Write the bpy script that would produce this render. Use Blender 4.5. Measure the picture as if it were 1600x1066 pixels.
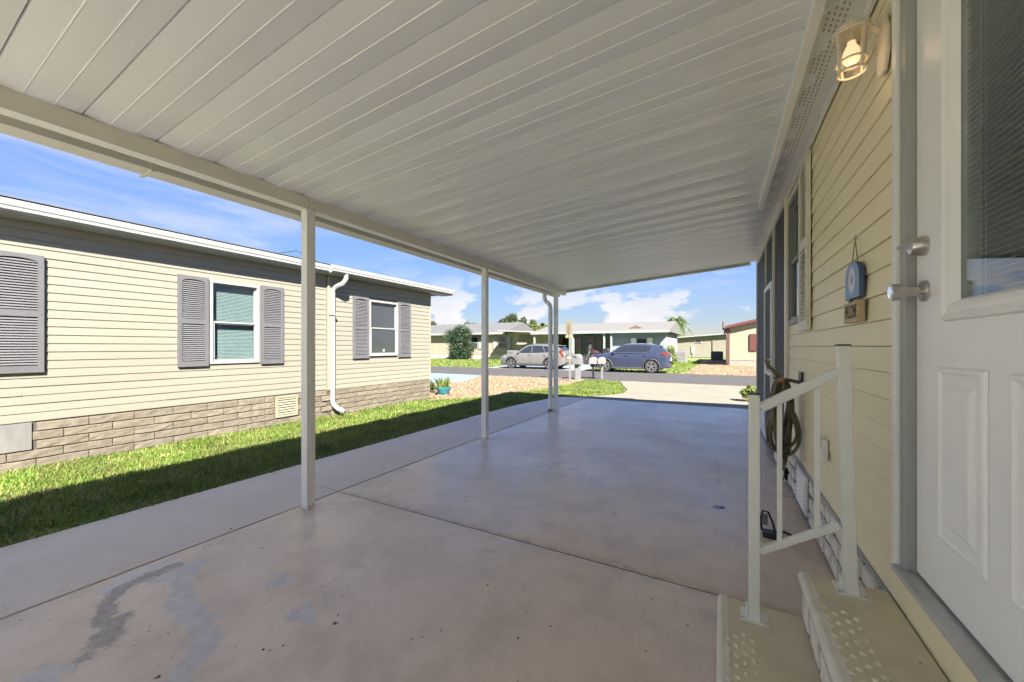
import bpy, math, random
import numpy as np
from mathutils import Vector, Matrix, noise as mnoise

random.seed(7); rng = np.random.default_rng(7)
scene = bpy.context.scene
col = scene.collection
for o in list(bpy.data.objects): bpy.data.objects.remove(o)

# ------------------------------------------------------------------ camera
CAM_H = 1.30
cd = bpy.data.cameras.new('camera'); cam = bpy.data.objects.new('camera', cd); col.objects.link(cam)
cd.sensor_width = 36.0; cd.lens = 13.5; cd.shift_y = 0.0056; cd.clip_start = 0.05; cd.clip_end = 3000
YAW = math.atan(327 / 600.0)
cam.location = (0, 0, CAM_H); cam.rotation_euler = (math.radians(90), 0, YAW)
scene.camera = cam
scene.render.resolution_x = 1024; scene.render.resolution_y = 682
SN, CS = math.sin(YAW), math.cos(YAW)

# ------------------------------------------------------------------ sky, sun, exposure
SUN = Vector((0.80, -0.69, 0.95)).normalized()
w = bpy.data.worlds.new('World'); scene.world = w; w.use_nodes = True
nt = w.node_tree; N = nt.nodes; LK = nt.links
for n in list(N): N.remove(n)
wo = N.new('ShaderNodeOutputWorld'); bg = N.new('ShaderNodeBackground'); LK.new(bg.outputs[0], wo.inputs[0])
bg.inputs['Strength'].default_value = 0.09
sky = N.new('ShaderNodeTexSky'); sky.sky_type = 'NISHITA'; sky.sun_disc = False
sky.sun_elevation = math.asin(SUN.z); sky.sun_rotation = math.atan2(SUN.x, SUN.y)
sky.air_density = 1.0; sky.dust_density = 0.15; sky.ozone_density = 2.5; sky.altitude = 400
tc = N.new('ShaderNodeTexCoord'); sep = N.new('ShaderNodeSeparateXYZ'); LK.new(tc.outputs['Generated'], sep.inputs[0])
def wmath(op, a, b=None, clamp=False):
    m = N.new('ShaderNodeMath'); m.operation = op; m.use_clamp = clamp
    for i, v in enumerate((a, b)):
        if v is None: continue
        if isinstance(v, (int, float)): m.inputs[i].default_value = v
        else: LK.new(v, m.inputs[i])
    return m.outputs[0]
def wramp(v, a, b, c=0.0, d=1.0):
    m = N.new('ShaderNodeMapRange'); m.interpolation_type = 'SMOOTHSTEP'
    LK.new(v, m.inputs['Value']); m.inputs['From Min'].default_value = a; m.inputs['From Max'].default_value = b
    m.inputs['To Min'].default_value = c; m.inputs['To Max'].default_value = d; return m.outputs[0]
# cumulus low over the horizon
mp = N.new('ShaderNodeMapping'); LK.new(tc.outputs['Generated'], mp.inputs[0]); mp.inputs['Scale'].default_value = (1, 1, 2.4)
mp.inputs['Location'].default_value = (0.55, 2.9, 0.12)
n1 = N.new('ShaderNodeTexNoise'); LK.new(mp.outputs[0], n1.inputs['Vector']); n1.inputs['Scale'].default_value = 6.5
n1.inputs['Detail'].default_value = 9; n1.inputs['Roughness'].default_value = 0.55
lowband = wmath('MULTIPLY', wramp(sep.outputs['Z'], -0.02, 0.03), wramp(sep.outputs['Z'], 0.07, 0.22, 1, 0))
cum = wmath('MULTIPLY', wramp(n1.outputs['Fac'], 0.49, 0.565), lowband)
# thin high streaks
mp2 = N.new('ShaderNodeMapping'); LK.new(tc.outputs['Generated'], mp2.inputs[0]); mp2.inputs['Scale'].default_value = (0.9, 1.2, 5.0)
mp2.inputs['Rotation'].default_value = (0.25, 0.12, 0.4)
n2 = N.new('ShaderNodeTexNoise'); LK.new(mp2.outputs[0], n2.inputs['Vector']); n2.inputs['Scale'].default_value = 2.3
n2.inputs['Detail'].default_value = 8; n2.inputs['Roughness'].default_value = 0.6; n2.inputs['Distortion'].default_value = 0.5
wisp = wmath('MULTIPLY', wramp(n2.outputs['Fac'], 0.45, 0.75, 0, 0.55), wramp(sep.outputs['Z'], 0.05, 0.2))
fac = wmath('MAXIMUM', cum, wisp, True)
# cloud brightness varies a little inside the clouds
n3 = N.new('ShaderNodeTexNoise'); LK.new(mp.outputs[0], n3.inputs['Vector']); n3.inputs['Scale'].default_value = 9; n3.inputs['Detail'].default_value = 5
cr = N.new('ShaderNodeMix'); cr.data_type = 'RGBA'; LK.new(n3.outputs['Fac'], cr.inputs['Factor'])
cr.inputs['A'].default_value = (1.6, 1.65, 1.85, 1); cr.inputs['B'].default_value = (2.45, 2.4, 2.36, 1)
tint = N.new('ShaderNodeHueSaturation'); tint.inputs['Saturation'].default_value = 1.13; tint.inputs['Value'].default_value = 1.0
pur = N.new('ShaderNodeMix'); pur.data_type = 'RGBA'; pur.blend_type = 'MULTIPLY'; pur.inputs['Factor'].default_value = 1
LK.new(sky.outputs[0], pur.inputs['A']); pur.inputs['B'].default_value = (0.98, 0.90, 1.0, 1); # soft shoulder so that the horizon glow stays within the film's range
lum = N.new('ShaderNodeRGBToBW'); LK.new(pur.outputs['Result'], lum.inputs[0])
den = wmath('DIVIDE', 1.0, wmath('ADD', wmath('MULTIPLY', lum.outputs[0], 0.50), 1.0))
scl = N.new('ShaderNodeVectorMath'); scl.operation = 'SCALE'; LK.new(pur.outputs['Result'], scl.inputs[0]); LK.new(den, scl.inputs['Scale'])
LK.new(scl.outputs[0], tint.inputs['Color'])
mx = N.new('ShaderNodeMix'); mx.data_type = 'RGBA'; LK.new(fac, mx.inputs['Factor'])
LK.new(tint.outputs[0], mx.inputs['A']); LK.new(cr.outputs['Result'], mx.inputs['B'])
LK.new(mx.outputs['Result'], bg.inputs['Color'])

sl = bpy.data.lights.new('sun', 'SUN'); so = bpy.data.objects.new('sun', sl); col.objects.link(so)
sl.energy = 5.0; sl.angle = math.radians(0.53); sl.color = (1.0, 0.95, 0.86)
so.rotation_euler = SUN.to_track_quat('Z', 'Y').to_euler(); so.location = (20, -20, 30)
vs = scene.view_settings; vs.view_transform = 'Standard'; vs.look = 'None'; vs.gamma = 1; vs.use_curve_mapping = False
vs.exposure = 2.36
scene.cycles.max_bounces = 10; scene.cycles.diffuse_bounces = 6; scene.cycles.transparent_max_bounces = 16

# ------------------------------------------------------------------ pixel/depth -> world (for measuring only)
def PX(px, d): X = (px - 1127) * d / 683.3; return X, (d + SN * X) / CS
def GP(px, py):
    d = 600 * CAM_H / (py - 542.0); return PX(px, d)

# ------------------------------------------------------------------ materials
MATS = {}
def mat(name, c, rough=0.6, var=0.10, scale=6.0, bump=0.0, bscale=60.0, metal=0.0, spec=0.5, c2=None, stretch=None,
        rnd=0.0, emit=None, estr=0.0, island=False, rvar=0.0, coat=0.0, spots=None, hue=None):
    if name in MATS: return MATS[name]
    m = bpy.data.materials.new(name); m.use_nodes = True; t = m.node_tree; nn = t.nodes; L = t.links
    b = nn['Principled BSDF']; b.inputs['Roughness'].default_value = rough; b.inputs['Metallic'].default_value = metal
    b.inputs['Specular IOR Level'].default_value = spec; b.inputs['Coat Weight'].default_value = coat
    tcn = nn.new('ShaderNodeTexCoord'); vec = tcn.outputs['Object']
    if stretch:
        q = nn.new('ShaderNodeMapping'); L.new(vec, q.inputs[0]); q.inputs['Scale'].default_value = stretch; vec = q.outputs[0]
    nz = nn.new('ShaderNodeTexNoise'); L.new(vec, nz.inputs['Vector']); nz.inputs['Scale'].default_value = scale
    nz.inputs['Detail'].default_value = 6; nz.inputs['Roughness'].default_value = 0.62
    mr = nn.new('ShaderNodeMapRange'); L.new(nz.outputs['Fac'], mr.inputs['Value']); mr.inputs['From Min'].default_value = 0.3; mr.inputs['From Max'].default_value = 0.7
    mi = nn.new('ShaderNodeMix'); mi.data_type = 'RGBA'; L.new(mr.outputs[0], mi.inputs['Factor'])
    a = tuple(c) + (1,)
    if c2 is None: lo = tuple(max(0, x * (1 - var)) for x in c) + (1,); hi = tuple(min(1, x * (1 + var)) for x in c) + (1,)
    else: lo = a; hi = tuple(c2) + (1,)
    mi.inputs['A'].default_value = lo; mi.inputs['B'].default_value = hi
    out = mi.outputs['Result']
    if rnd or island:
        if island: g = nn.new('ShaderNodeNewGeometry'); src = g.outputs['Random Per Island']
        else: g = nn.new('ShaderNodeObjectInfo'); src = g.outputs['Random']
        r2 = nn.new('ShaderNodeMapRange'); L.new(src, r2.inputs['Value']); r2.inputs['To Min'].default_value = 1 - rnd; r2.inputs['To Max'].default_value = 1 + rnd
        hs = nn.new('ShaderNodeHueSaturation'); L.new(out, hs.inputs['Color']); L.new(r2.outputs[0], hs.inputs['Value'])
        if hue:
            r3 = nn.new('ShaderNodeMapRange'); L.new(src, r3.inputs['Value']); r3.inputs['To Min'].default_value = 0.5 - hue; r3.inputs['To Max'].default_value = 0.5 + hue
            L.new(r3.outputs[0], hs.inputs['Hue'])
        out = hs.outputs['Color']
    L.new(out, b.inputs['Base Color'])
    if rvar:
        rr = nn.new('ShaderNodeMapRange'); L.new(nz.outputs['Fac'], rr.inputs['Value']); rr.inputs['From Min'].default_value = .3; rr.inputs['From Max'].default_value = .7
        rr.inputs['To Min'].default_value = rough - rvar; rr.inputs['To Max'].default_value = rough + rvar; L.new(rr.outputs[0], b.inputs['Roughness'])
    if bump:
        n2_ = nn.new('ShaderNodeTexNoise'); L.new(vec, n2_.inputs['Vector']); n2_.inputs['Scale'].default_value = bscale; n2_.inputs['Detail'].default_value = 5
        bp = nn.new('ShaderNodeBump'); L.new(n2_.outputs['Fac'], bp.inputs['Height']); bp.inputs['Strength'].default_value = bump; bp.inputs['Distance'].default_value = 0.02
        L.new(bp.outputs[0], b.inputs['Normal'])
    if emit: b.inputs['Emission Color'].default_value = tuple(emit) + (1,); b.inputs['Emission Strength'].default_value = estr
    MATS[name] = m; return m

def glass_mat(name, tintc=(0.9, 0.95, 0.95), ior=1.5, boost=0.0):
    if name in MATS: return MATS[name]
    m = bpy.data.materials.new(name); m.use_nodes = True; t = m.node_tree; nn = t.nodes; L = t.links
    nn.remove(nn['Principled BSDF']); out = nn['Material Output']
    tr = nn.new('ShaderNodeBsdfTransparent'); tr.inputs[0].default_value = tuple(tintc) + (1,)
    gl = nn.new('ShaderNodeBsdfGlossy'); gl.inputs['Roughness'].default_value = 0.01
    ge = nn.new('ShaderNodeNewGeometry'); dp = nn.new('ShaderNodeVectorMath'); dp.operation = 'DOT_PRODUCT'; L.new(ge.outputs['Normal'], dp.inputs[0]); L.new(ge.outputs['Incoming'], dp.inputs[1])
    def mt(op, a, b_=None):
        q = nn.new('ShaderNodeMath'); q.operation = op; q.use_clamp = op == 'ADD'
        for i, v in enumerate((a, b_)):
            if v is None: continue
            if isinstance(v, float): q.inputs[i].default_value = v
            else: L.new(v, q.inputs[i])
        return q.outputs[0]
    f0 = ((ior - 1) / (ior + 1)) ** 2
    c_ = mt('POWER', mt('SUBTRACT', 1.0, mt('ABSOLUTE', dp.outputs['Value'])), 5.0)
    ad = nn.new('ShaderNodeMath'); ad.operation = 'ADD'; ad.use_clamp = True; L.new(mt('MULTIPLY', c_, 1 - f0), ad.inputs[0]); ad.inputs[1].default_value = f0 + boost
    mi = nn.new('ShaderNodeMixShader'); L.new(ad.outputs[0], mi.inputs[0]); L.new(tr.outputs[0], mi.inputs[1]); L.new(gl.outputs[0], mi.inputs[2])
    L.new(mi.outputs[0], out.inputs['Surface']); MATS[name] = m; return m

def screen_mat(name):
    m = bpy.data.materials.new(name); m.use_nodes = True; t = m.node_tree; nn = t.nodes; L = t.links
    b = nn['Principled BSDF']; b.inputs['Base Color'].default_value = (0.05, 0.05, 0.058, 1); b.inputs['Roughness'].default_value = 0.7
    tr = nn.new('ShaderNodeBsdfTransparent'); mi = nn.new('ShaderNodeMixShader'); mi.inputs[0].default_value = 0.90
    L.new(tr.outputs[0], mi.inputs[1]); L.new(b.outputs[0], mi.inputs[2]); L.new(mi.outputs[0], nn['Material Output'].inputs['Surface'])
    MATS[name] = m; return m

def leaf_mat(name, c, var=0.35, hue=0.02, trans=0.35, straw=None):
    m = bpy.data.materials.new(name); m.use_nodes = True; t = m.node_tree; nn = t.nodes; L = t.links
    b = nn['Principled BSDF']; b.inputs['Roughness'].default_value = 0.5; b.inputs['Specular IOR Level'].default_value = 0.35
    g = nn.new('ShaderNodeNewGeometry')
    r2 = nn.new('ShaderNodeMapRange'); L.new(g.outputs['Random Per Island'], r2.inputs['Value']); r2.inputs['To Min'].default_value = 1 - var; r2.inputs['To Max'].default_value = 1 + var
    r3 = nn.new('ShaderNodeMapRange'); L.new(g.outputs['Random Per Island'], r3.inputs['Value']); r3.inputs['To Min'].default_value = .5 + hue; r3.inputs['To Max'].default_value = .5 - hue
    tcn = nn.new('ShaderNodeTexCoord'); nz = nn.new('ShaderNodeTexNoise'); L.new(tcn.outputs['Object'], nz.inputs['Vector']); nz.inputs['Scale'].default_value = 1.7; nz.inputs['Detail'].default_value = 4
    mm = nn.new('ShaderNodeMapRange'); L.new(nz.outputs['Fac'], mm.inputs['Value']); mm.inputs['From Min'].default_value = .3; mm.inputs['From Max'].default_value = .7; mm.inputs['To Min'].default_value = .72; mm.inputs['To Max'].default_value = 1.28
    mu = nn.new('ShaderNodeMath'); mu.operation = 'MULTIPLY'; L.new(mm.outputs[0], mu.inputs[0]); L.new(r2.outputs[0], mu.inputs[1])
    hs = nn.new('ShaderNodeHueSaturation'); hs.inputs['Color'].default_value = tuple(c) + (1,); L.new(mu.outputs[0], hs.inputs['Value'])
    if straw:
        n5 = nn.new('ShaderNodeTexNoise'); L.new(tcn.outputs['Object'], n5.inputs['Vector']); n5.inputs['Scale'].default_value = 2.6; n5.inputs['Detail'].default_value = 3
        s5 = nn.new('ShaderNodeMath'); s5.operation = 'MULTIPLY_ADD'; L.new(n5.outputs['Fac'], s5.inputs[0]); s5.inputs[1].default_value = .9; L.new(g.outputs['Random Per Island'], s5.inputs[2])
        r5 = nn.new('ShaderNodeMapRange'); L.new(s5.outputs[0], r5.inputs['Value']); r5.inputs['From Min'].default_value = 1.16; r5.inputs['From Max'].default_value = 1.36
        m5 = nn.new('ShaderNodeMix'); m5.data_type = 'RGBA'; L.new(r5.outputs[0], m5.inputs['Factor']); m5.inputs['A'].default_value = tuple(c) + (1,); m5.inputs['B'].default_value = tuple(straw) + (1,)
        L.new(m5.outputs['Result'], hs.inputs['Color']); L.new(r3.outputs[0], hs.inputs['Hue'])
    L.new(hs.outputs[0], b.inputs['Base Color'])
    tl = nn.new('ShaderNodeBsdfTranslucent'); L.new(hs.outputs[0], tl.inputs[0])
    mi = nn.new('ShaderNodeMixShader'); mi.inputs[0].default_value = trans; L.new(b.outputs[0], mi.inputs[1]); L.new(tl.outputs[0], mi.inputs[2])
    L.new(mi.outputs[0], nn['Material Output'].inputs['Surface']); MATS[name] = m; return m

M_alu   = mat('white_aluminium', (0.84, 0.835, 0.81), 0.42, 0.05, 3)
M_beam  = mat('painted_beam', (0.78, 0.755, 0.67), 0.5, 0.07, 2.5)
M_panel = mat('roof_panel_paint', (0.78, 0.815, 0.85), 0.28, 0.02, 1.3, rnd=0.03)
M_gut   = mat('gutter_paint', (0.63, 0.62, 0.58), 0.45, 0.06, 2)
M_dark  = mat('dark_gap', (0.02, 0.02, 0.02), 0.8)
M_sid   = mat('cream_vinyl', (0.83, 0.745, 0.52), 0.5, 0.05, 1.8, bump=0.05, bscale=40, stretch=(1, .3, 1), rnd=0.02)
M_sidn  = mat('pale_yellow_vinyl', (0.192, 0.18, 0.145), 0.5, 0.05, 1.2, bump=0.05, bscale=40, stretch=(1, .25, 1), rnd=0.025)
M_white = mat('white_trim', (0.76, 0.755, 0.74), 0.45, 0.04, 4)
M_nw = mat('darkened_white', (0.235, 0.235, 0.232), 0.5, 0.05, 3)  # trim white with its colour darkened so sunlit parts do not blow out
M_door  = mat('white_door_paint', (0.84, 0.845, 0.85), 0.38, 0.03, 3)
M_jamb  = mat('grey_jamb', (0.34, 0.35, 0.335), 0.45, 0.06, 5)
M_shut  = mat('grey_shutter', (0.092, 0.091, 0.096), 0.5, 0.08, 4)
M_shutw = mat('white_shutter', (0.66, 0.64, 0.57), 0.5, 0.07, 5)
M_brick = mat('tan_brick', (0.128, 0.108, 0.081), 0.85, 0.2, 14, bump=0.35, bscale=34, rnd=0.12)
M_mort  = mat('mortar', (0.065, 0.056, 0.045), 0.9, 0.15, 20)
M_stone = mat('whitewashed_stone', (0.70, 0.665, 0.60), 0.8, 0.12, 12, bump=0.7, bscale=26, rnd=0.06)
M_grout = mat('grey_grout', (0.17, 0.16, 0.145), 0.9, 0.25, 15, bump=0.3)
M_tread = mat('tread_concrete', (0.70, 0.62, 0.46), 0.75, 0.2, 5, bump=0.15, bscale=90, c2=(0.56, 0.49, 0.345))
M_nose  = mat('tread_nosing_paint', (0.66, 0.63, 0.54), 0.6, 0.12, 9, bump=0.1)
M_rail  = mat('railing_paint', (0.74, 0.745, 0.69), 0.42, 0.06, 6)
M_black = mat('black_plastic', (0.018, 0.018, 0.02), 0.4)
M_steel = mat('satin_nickel', (0.55, 0.52, 0.48), 0.28, 0.06, 9, metal=1.0)
M_ground = mat('lawn_soil', (0.09, 0.13, 0.03), 0.95, 0.4, 3, bump=0.6, bscale=35, c2=(0.17, 0.20, 0.06))
M_road  = mat('asphalt', (0.05, 0.045, 0.0435), 0.85, 0.16, 1.6, bump=0.2, bscale=90)
M_drive = mat('driveway_concrete', (0.165, 0.148, 0.113), 0.85, 0.10, 1.3, bump=0.12, bscale=60)
M_blue  = mat('blue_painted_concrete', (0.15, 0.20, 0.27), 0.7, 0.06, 1.5)
M_apron = mat('pale_concrete', (0.17, 0.175, 0.19), 0.8, 0.08, 1.0)
M_bed   = mat('tan_gravel_bed', (0.17, 0.115, 0.07), 0.9, 0.3, 12, bump=0.6, bscale=25)
M_peb   = mat('tan_pebble', (0.158, 0.112, 0.067), 0.75, 0.15, 4, rnd=0.42, island=True, hue=0.02)
M_mulch = mat('red_mulch', (0.17, 0.085, 0.06), 0.95, 0.3, 8, bump=0.6)
M_glass = glass_mat('clear_glass')
M_pane  = mat('dark_window_pane', (0.03, 0.035, 0.04), 0.04, 0.1, 2, spec=0.8)
M_int   = mat('dim_interior', (0.10, 0.10, 0.095), 0.9)
M_blindn = mat('teal_tinted_blind', (0.165, 0.192, 0.192), 0.6, 0.03)
M_blind = mat('window_blind', (0.62, 0.66, 0.66), 0.6, 0.03)
M_screen = screen_mat('porch_screen')
M_grass = leaf_mat('grass_blade', (0.145, 0.225, 0.036), 0.40, 0.018, 0.45, straw=(0.30, 0.26, 0.11))
M_shing = mat('grey_shingle', (0.085, 0.084, 0.088), 0.9, 0.2, 6, bump=0.4, bscale=20)

# ------------------------------------------------------------------ mesh helpers
ORG = {}
class MB:
    def __init__(s): s.v = []; s.f = []
    def add(s, vs_, fs_):
        k = len(s.v); s.v += [tuple(p) for p in vs_]; s.f += [tuple(i + k for i in f) for f in fs_]; return s
    def box(s, x0, x1, y0, y1, z0, z1):
        return s.add([(x0, y0, z0), (x1, y0, z0), (x1, y1, z0), (x0, y1, z0), (x0, y0, z1), (x1, y0, z1), (x1, y1, z1), (x0, y1, z1)],
                     [(3, 2, 1, 0), (4, 5, 6, 7), (0, 1, 5, 4), (1, 2, 6, 5), (2, 3, 7, 6), (3, 0, 4, 7)])
    def bar(s, p, q, wd, ht, up=(0, 0, 1)):
        p = Vector(p); q = Vector(q); d = (q - p).normalized(); sd = d.cross(Vector(up)).normalized(); u = sd.cross(d)
        vs_ = [e + sd * a * wd / 2 + u * b * ht / 2 for e in (p, q) for a, b in ((-1, -1), (1, -1), (1, 1), (-1, 1))]
        return s.add(vs_, [(3, 2, 1, 0), (4, 5, 6, 7), (0, 1, 5, 4), (1, 2, 6, 5), (2, 3, 7, 6), (3, 0, 4, 7)])
    def tube(s, path, r, n=8, cap=True):
        path = [Vector(p) for p in path]; rs = r if isinstance(r, (list, tuple)) else [r] * len(path)
        k = len(s.v); prev = None
        for i, p in enumerate(path):
            t = (path[min(i + 1, len(path) - 1)] - path[max(i - 1, 0)])
            if t.length < 1e-9: t = Vector((0, 0, 1))
            t.normalize()
            if prev is None:
                a = Vector((0, 0, 1)) if abs(t.z) < .9 else Vector((1, 0, 0)); u = t.cross(a).normalized()
            else: u = (prev - t * prev.dot(t)).normalized()
            prev = u; v_ = t.cross(u)
            for j in range(n):
                an = 2 * math.pi * j / n; s.v.append(tuple(p + (u * math.cos(an) + v_ * math.sin(an)) * rs[i]))
        for i in range(len(path) - 1):
            for j in range(n):
                a = k + i * n + j; b = k + i * n + (j + 1) % n; s.f.append((a, b, b + n, a + n))
        if cap:
            s.f.append(tuple(k + j for j in reversed(range(n)))); e = k + (len(path) - 1) * n; s.f.append(tuple(e + j for j in range(n)))
        return s
    def prism(s, poly, axis, a0, a1):
        # poly: 2-D points in the two other axes (in order), extruded along axis from a0 to a1
        def P(u, v_, a): return {'x': (a, u, v_), 'y': (u, a, v_), 'z': (u, v_, a)}[axis]
        n = len(poly); k = len(s.v)
        s.v += [P(u, v_, a0) for u, v_ in poly] + [P(u, v_, a1) for u, v_ in poly]
        s.f += [tuple(k + i for i in range(n)), tuple(k + n + i for i in reversed(range(n)))]
        s.f += [(k + i, k + n + i, k + n + (i + 1) % n, k + (i + 1) % n) for i in range(n)]
        return s
    def lathe(s, prof, center, axis=(0, 0, 1), n=20, cap=True):
        ax = Vector(axis).normalized(); a = Vector((0, 0, 1)) if abs(ax.z) < .9 else Vector((1, 0, 0)); u = ax.cross(a).normalized(); v_ = ax.cross(u)
        c = Vector(center); k = len(s.v)
        for r, h in prof:
            for j in range(n):
                an = 2 * math.pi * j / n; s.v.append(tuple(c + ax * h + (u * math.cos(an) + v_ * math.sin(an)) * r))
        for i in range(len(prof) - 1):
            for j in range(n):
                p = k + i * n + j; q = k + i * n + (j + 1) % n; s.f.append((p, q, q + n, p + n))
        if cap: s.f.append(tuple(k + j for j in reversed(range(n)))); e = k + (len(prof) - 1) * n; s.f.append(tuple(e + j for j in range(n)))
        return s
    def build(s, name, m, parent=None, smooth=False, bevel=0.0, segs=2, fix=True):
        org = ORG.get(parent.name, (0, 0, 0)) if parent else (0, 0, 0)
        me = bpy.data.meshes.new(name)
        me.from_pydata([(a - org[0], b - org[1], c - org[2]) for a, b, c in s.v], [], s.f)
        if fix:
            import bmesh
            bm = bmesh.new(); bm.from_mesh(me); bmesh.ops.recalc_face_normals(bm, faces=bm.faces); bm.to_mesh(me); bm.free()
        me.materials.append(m)
        if smooth: me.shade_smooth()
        o = bpy.data.objects.new(name, me); col.objects.link(o)
        if parent: o.parent = parent; ORG[o.name] = org
        else: ORG[o.name] = (0, 0, 0)
        if bevel:
            b = o.modifiers.new('bevel', 'BEVEL'); b.width = bevel; b.segments = segs; b.limit_method = 'ANGLE'
        if smooth and not bevel:
            try: me.set_sharp_from_angle(angle=math.radians(40))
            except Exception: pass
        return o
def tag(o, label, cat, group=None):
    o['label'] = label; o['category'] = cat
    if group: o['group'] = group
    return o
def thing(name, loc, label=None, cat=None, group=None, local=False, rz=0.0):
    o = bpy.data.objects.new(name, None); col.objects.link(o); o.location = loc; o.empty_display_size = .2
    ORG[o.name] = (0, 0, 0) if local else tuple(loc); o.rotation_euler = (0, 0, rz)
    if label: tag(o, label, cat, group)
    return o
def struct(o): o['kind'] = 'structure'; return o
def stuff(o): o['kind'] = 'stuff'; return o
def mesh_np(name, V, F, m, parent=None, smooth=False):
    me = bpy.data.meshes.new(name); V = np.asarray(V, np.float32); F = np.asarray(F, np.int32); k = F.shape[1]
    if parent: V = V - np.asarray(ORG.get(parent.name, (0, 0, 0)), np.float32)
    me.vertices.add(len(V)); me.vertices.foreach_set('co', V.ravel()); me.loops.add(F.size); me.loops.foreach_set('vertex_index', F.ravel())
    me.polygons.add(len(F)); me.polygons.foreach_set('loop_start', np.arange(0, F.size, k, dtype=np.int32))
    me.update(calc_edges=True); me.materials.append(m)
    if smooth: me.shade_smooth()
    o = bpy.data.objects.new(name, me); col.objects.link(o)
    if parent: o.parent = parent; ORG[o.name] = ORG.get(parent.name, (0, 0, 0))
    return o
def sheet(name, pts, z, m, th=0.05):
    return MB().prism(pts, 'z', z - th, z).build(name, m)

# ================================================================== SETTING
g = MB(); R_ = 900
g.add([(-R_, -R_, -0.045), (R_, -R_, -0.045), (R_, R_, -0.045), (-R_, R_, -0.045)], [(0, 1, 2, 3)])
struct(g.build('ground', M_ground))
struct(sheet('road', [(-160, 14.85), (120, 14.85), (120, 20.3), (-160, 20.3)], -0.012, M_road))

# sealed carport floor: big slabs with recessed joints; stains sit in the coating
def floor_mat():
    m = bpy.data.materials.new('sealed_concrete'); m.use_nodes = True; t = m.node_tree; nn = t.nodes; L = t.links; b = nn['Principled BSDF']
    tcn = nn.new('ShaderNodeTexCoord')
    def noise(sc, det=6, ro=.6, off=(0, 0, 0), stc=(1, 1, 1)):
        q = nn.new('ShaderNodeMapping'); L.new(tcn.outputs['Object'], q.inputs[0]); q.inputs['Location'].default_value = off; q.inputs['Scale'].default_value = stc
        z = nn.new('ShaderNodeTexNoise'); L.new(q.outputs[0], z.inputs['Vector']); z.inputs['Scale'].default_value = sc; z.inputs['Detail'].default_value = det; z.inputs['Roughness'].default_value = ro
        return z.outputs['Fac']
    def mr(v, a, b_, c=0, d=1):
        q = nn.new('ShaderNodeMapRange'); L.new(v, q.inputs['Value'])
        for k_, x in zip(('From Min', 'From Max', 'To Min', 'To Max'), (a, b_, c, d)): q.inputs[k_].default_value = x
        return q.outputs[0]
    def mix(f, a, b_):
        q = nn.new('ShaderNodeMix'); q.data_type = 'RGBA'
        if isinstance(f, float): q.inputs['Factor'].default_value = f
        else: L.new(f, q.inputs['Factor'])
        for k_, x in (('A', a), ('B', b_)):
            if isinstance(x, tuple): q.inputs[k_].default_value = x + (1,)
            else: L.new(x, q.inputs[k_])
        return q.outputs['Result']
    def mul(a, b_):
        q = nn.new('ShaderNodeMath'); q.operation = 'MULTIPLY'; L.new(a, q.inputs[0])
        if isinstance(b_, float): q.inputs[1].default_value = b_
        else: L.new(b_, q.inputs[1])
        return q.outputs[0]
    def add(a, b_):
        q = nn.new('ShaderNodeMath'); q.operation = 'ADD'; L.new(a, q.inputs[0]); L.new(b_, q.inputs[1]); return q.outputs[0]
    c = mix(mr(noise(0.9), .3, .7), (0.68, 0.56, 0.465), (0.77, 0.655, 0.555))
    c = mix(mr(noise(2.7, 8, .65, (3, 1, 0)), .45, .68, 0, .75), c, (0.50, 0.42, 0.36))
    c = mix(mr(noise(1.7, 8, .7, (9, 4, 0)), .48, .68, 0, .65), c, (0.76, 0.605, 0.52))
    c = mix(mr(noise(60, 3), .62, .74, 0, .35), c, (0.22, 0.19, 0.17))
    # coating worn off in grey and bluish patches
    ragged = mul(mr(noise(9, 9, .78), .2, .8, -1, 1), .85 * 1.0)
    c = mix(mr(noise(220, 2, .5), .35, .75, 0, .30), c, (0.36, 0.29, 0.24))
    c = mix(mr(noise(6, 7, .75, (2, 7, 0), (1, .35, 1)), .56, .70, 0, .35), c, (0.40, 0.335, 0.29))
    c = mix(mr(noise(5, 7, .75, (1, 3, 0), (.4, 1.2, 1)), .57, .70, 0, .30), c, (0.76, 0.67, 0.60))
    ae = nn.new('ShaderNodeAttribute'); ae.attribute_name = 'joint'; c = mix(mul(ae.outputs['Fac'], mr(noise(9, 6, .7), .35, .65, .1, .8)), c, (0.30, 0.245, 0.19))
    ac = nn.new('ShaderNodeAttribute'); ac.attribute_name = 'crack'; c = mix(mr(add(ac.outputs['Fac'], mul(ragged, .35)), .66, .80, 0, .22), c, (0.22, 0.19, 0.165))
    a1 = nn.new('ShaderNodeAttribute'); a1.attribute_name = 'bare'; f1 = mr(add(a1.outputs['Fac'], ragged), .44, .68, 0, .92)
    a2 = nn.new('ShaderNodeAttribute'); a2.attribute_name = 'hazy'; f2 = mr(add(a2.outputs['Fac'], ragged), .40, .58, 0, .85)
    a3 = nn.new('ShaderNodeAttribute'); a3.attribute_name = 'oil'; f3 = mr(add(a3.outputs['Fac'], ragged), .5, .6, 0, .9)
    c = mix(f2, c, mix(mr(noise(14), .35, .65), (0.44, 0.43, 0.45), (0.57, 0.56, 0.58)))
    c = mix(f1, c, mix(mr(noise(30), .35, .65), (0.30, 0.275, 0.245), (0.44, 0.40, 0.36)))
    c = mix(f3, c, (0.07, 0.065, 0.06))
    L.new(c, b.inputs['Base Color'])
    r = add(mr(noise(1.3, 6, .6, (5, 5, 0)), .3, .7, .24, .42), mul(f1, .3)); L.new(r, b.inputs['Roughness'])
    b.inputs['Specular IOR Level'].default_value = 0.48
    bp = nn.new('ShaderNodeBump'); L.new(noise(45, 4), bp.inputs['Height']); bp.inputs['Strength'].default_value = .05; bp.inputs['Distance'].default_value = .01
    L.new(bp.outputs[0], b.inputs['Normal'])
    return m
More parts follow.
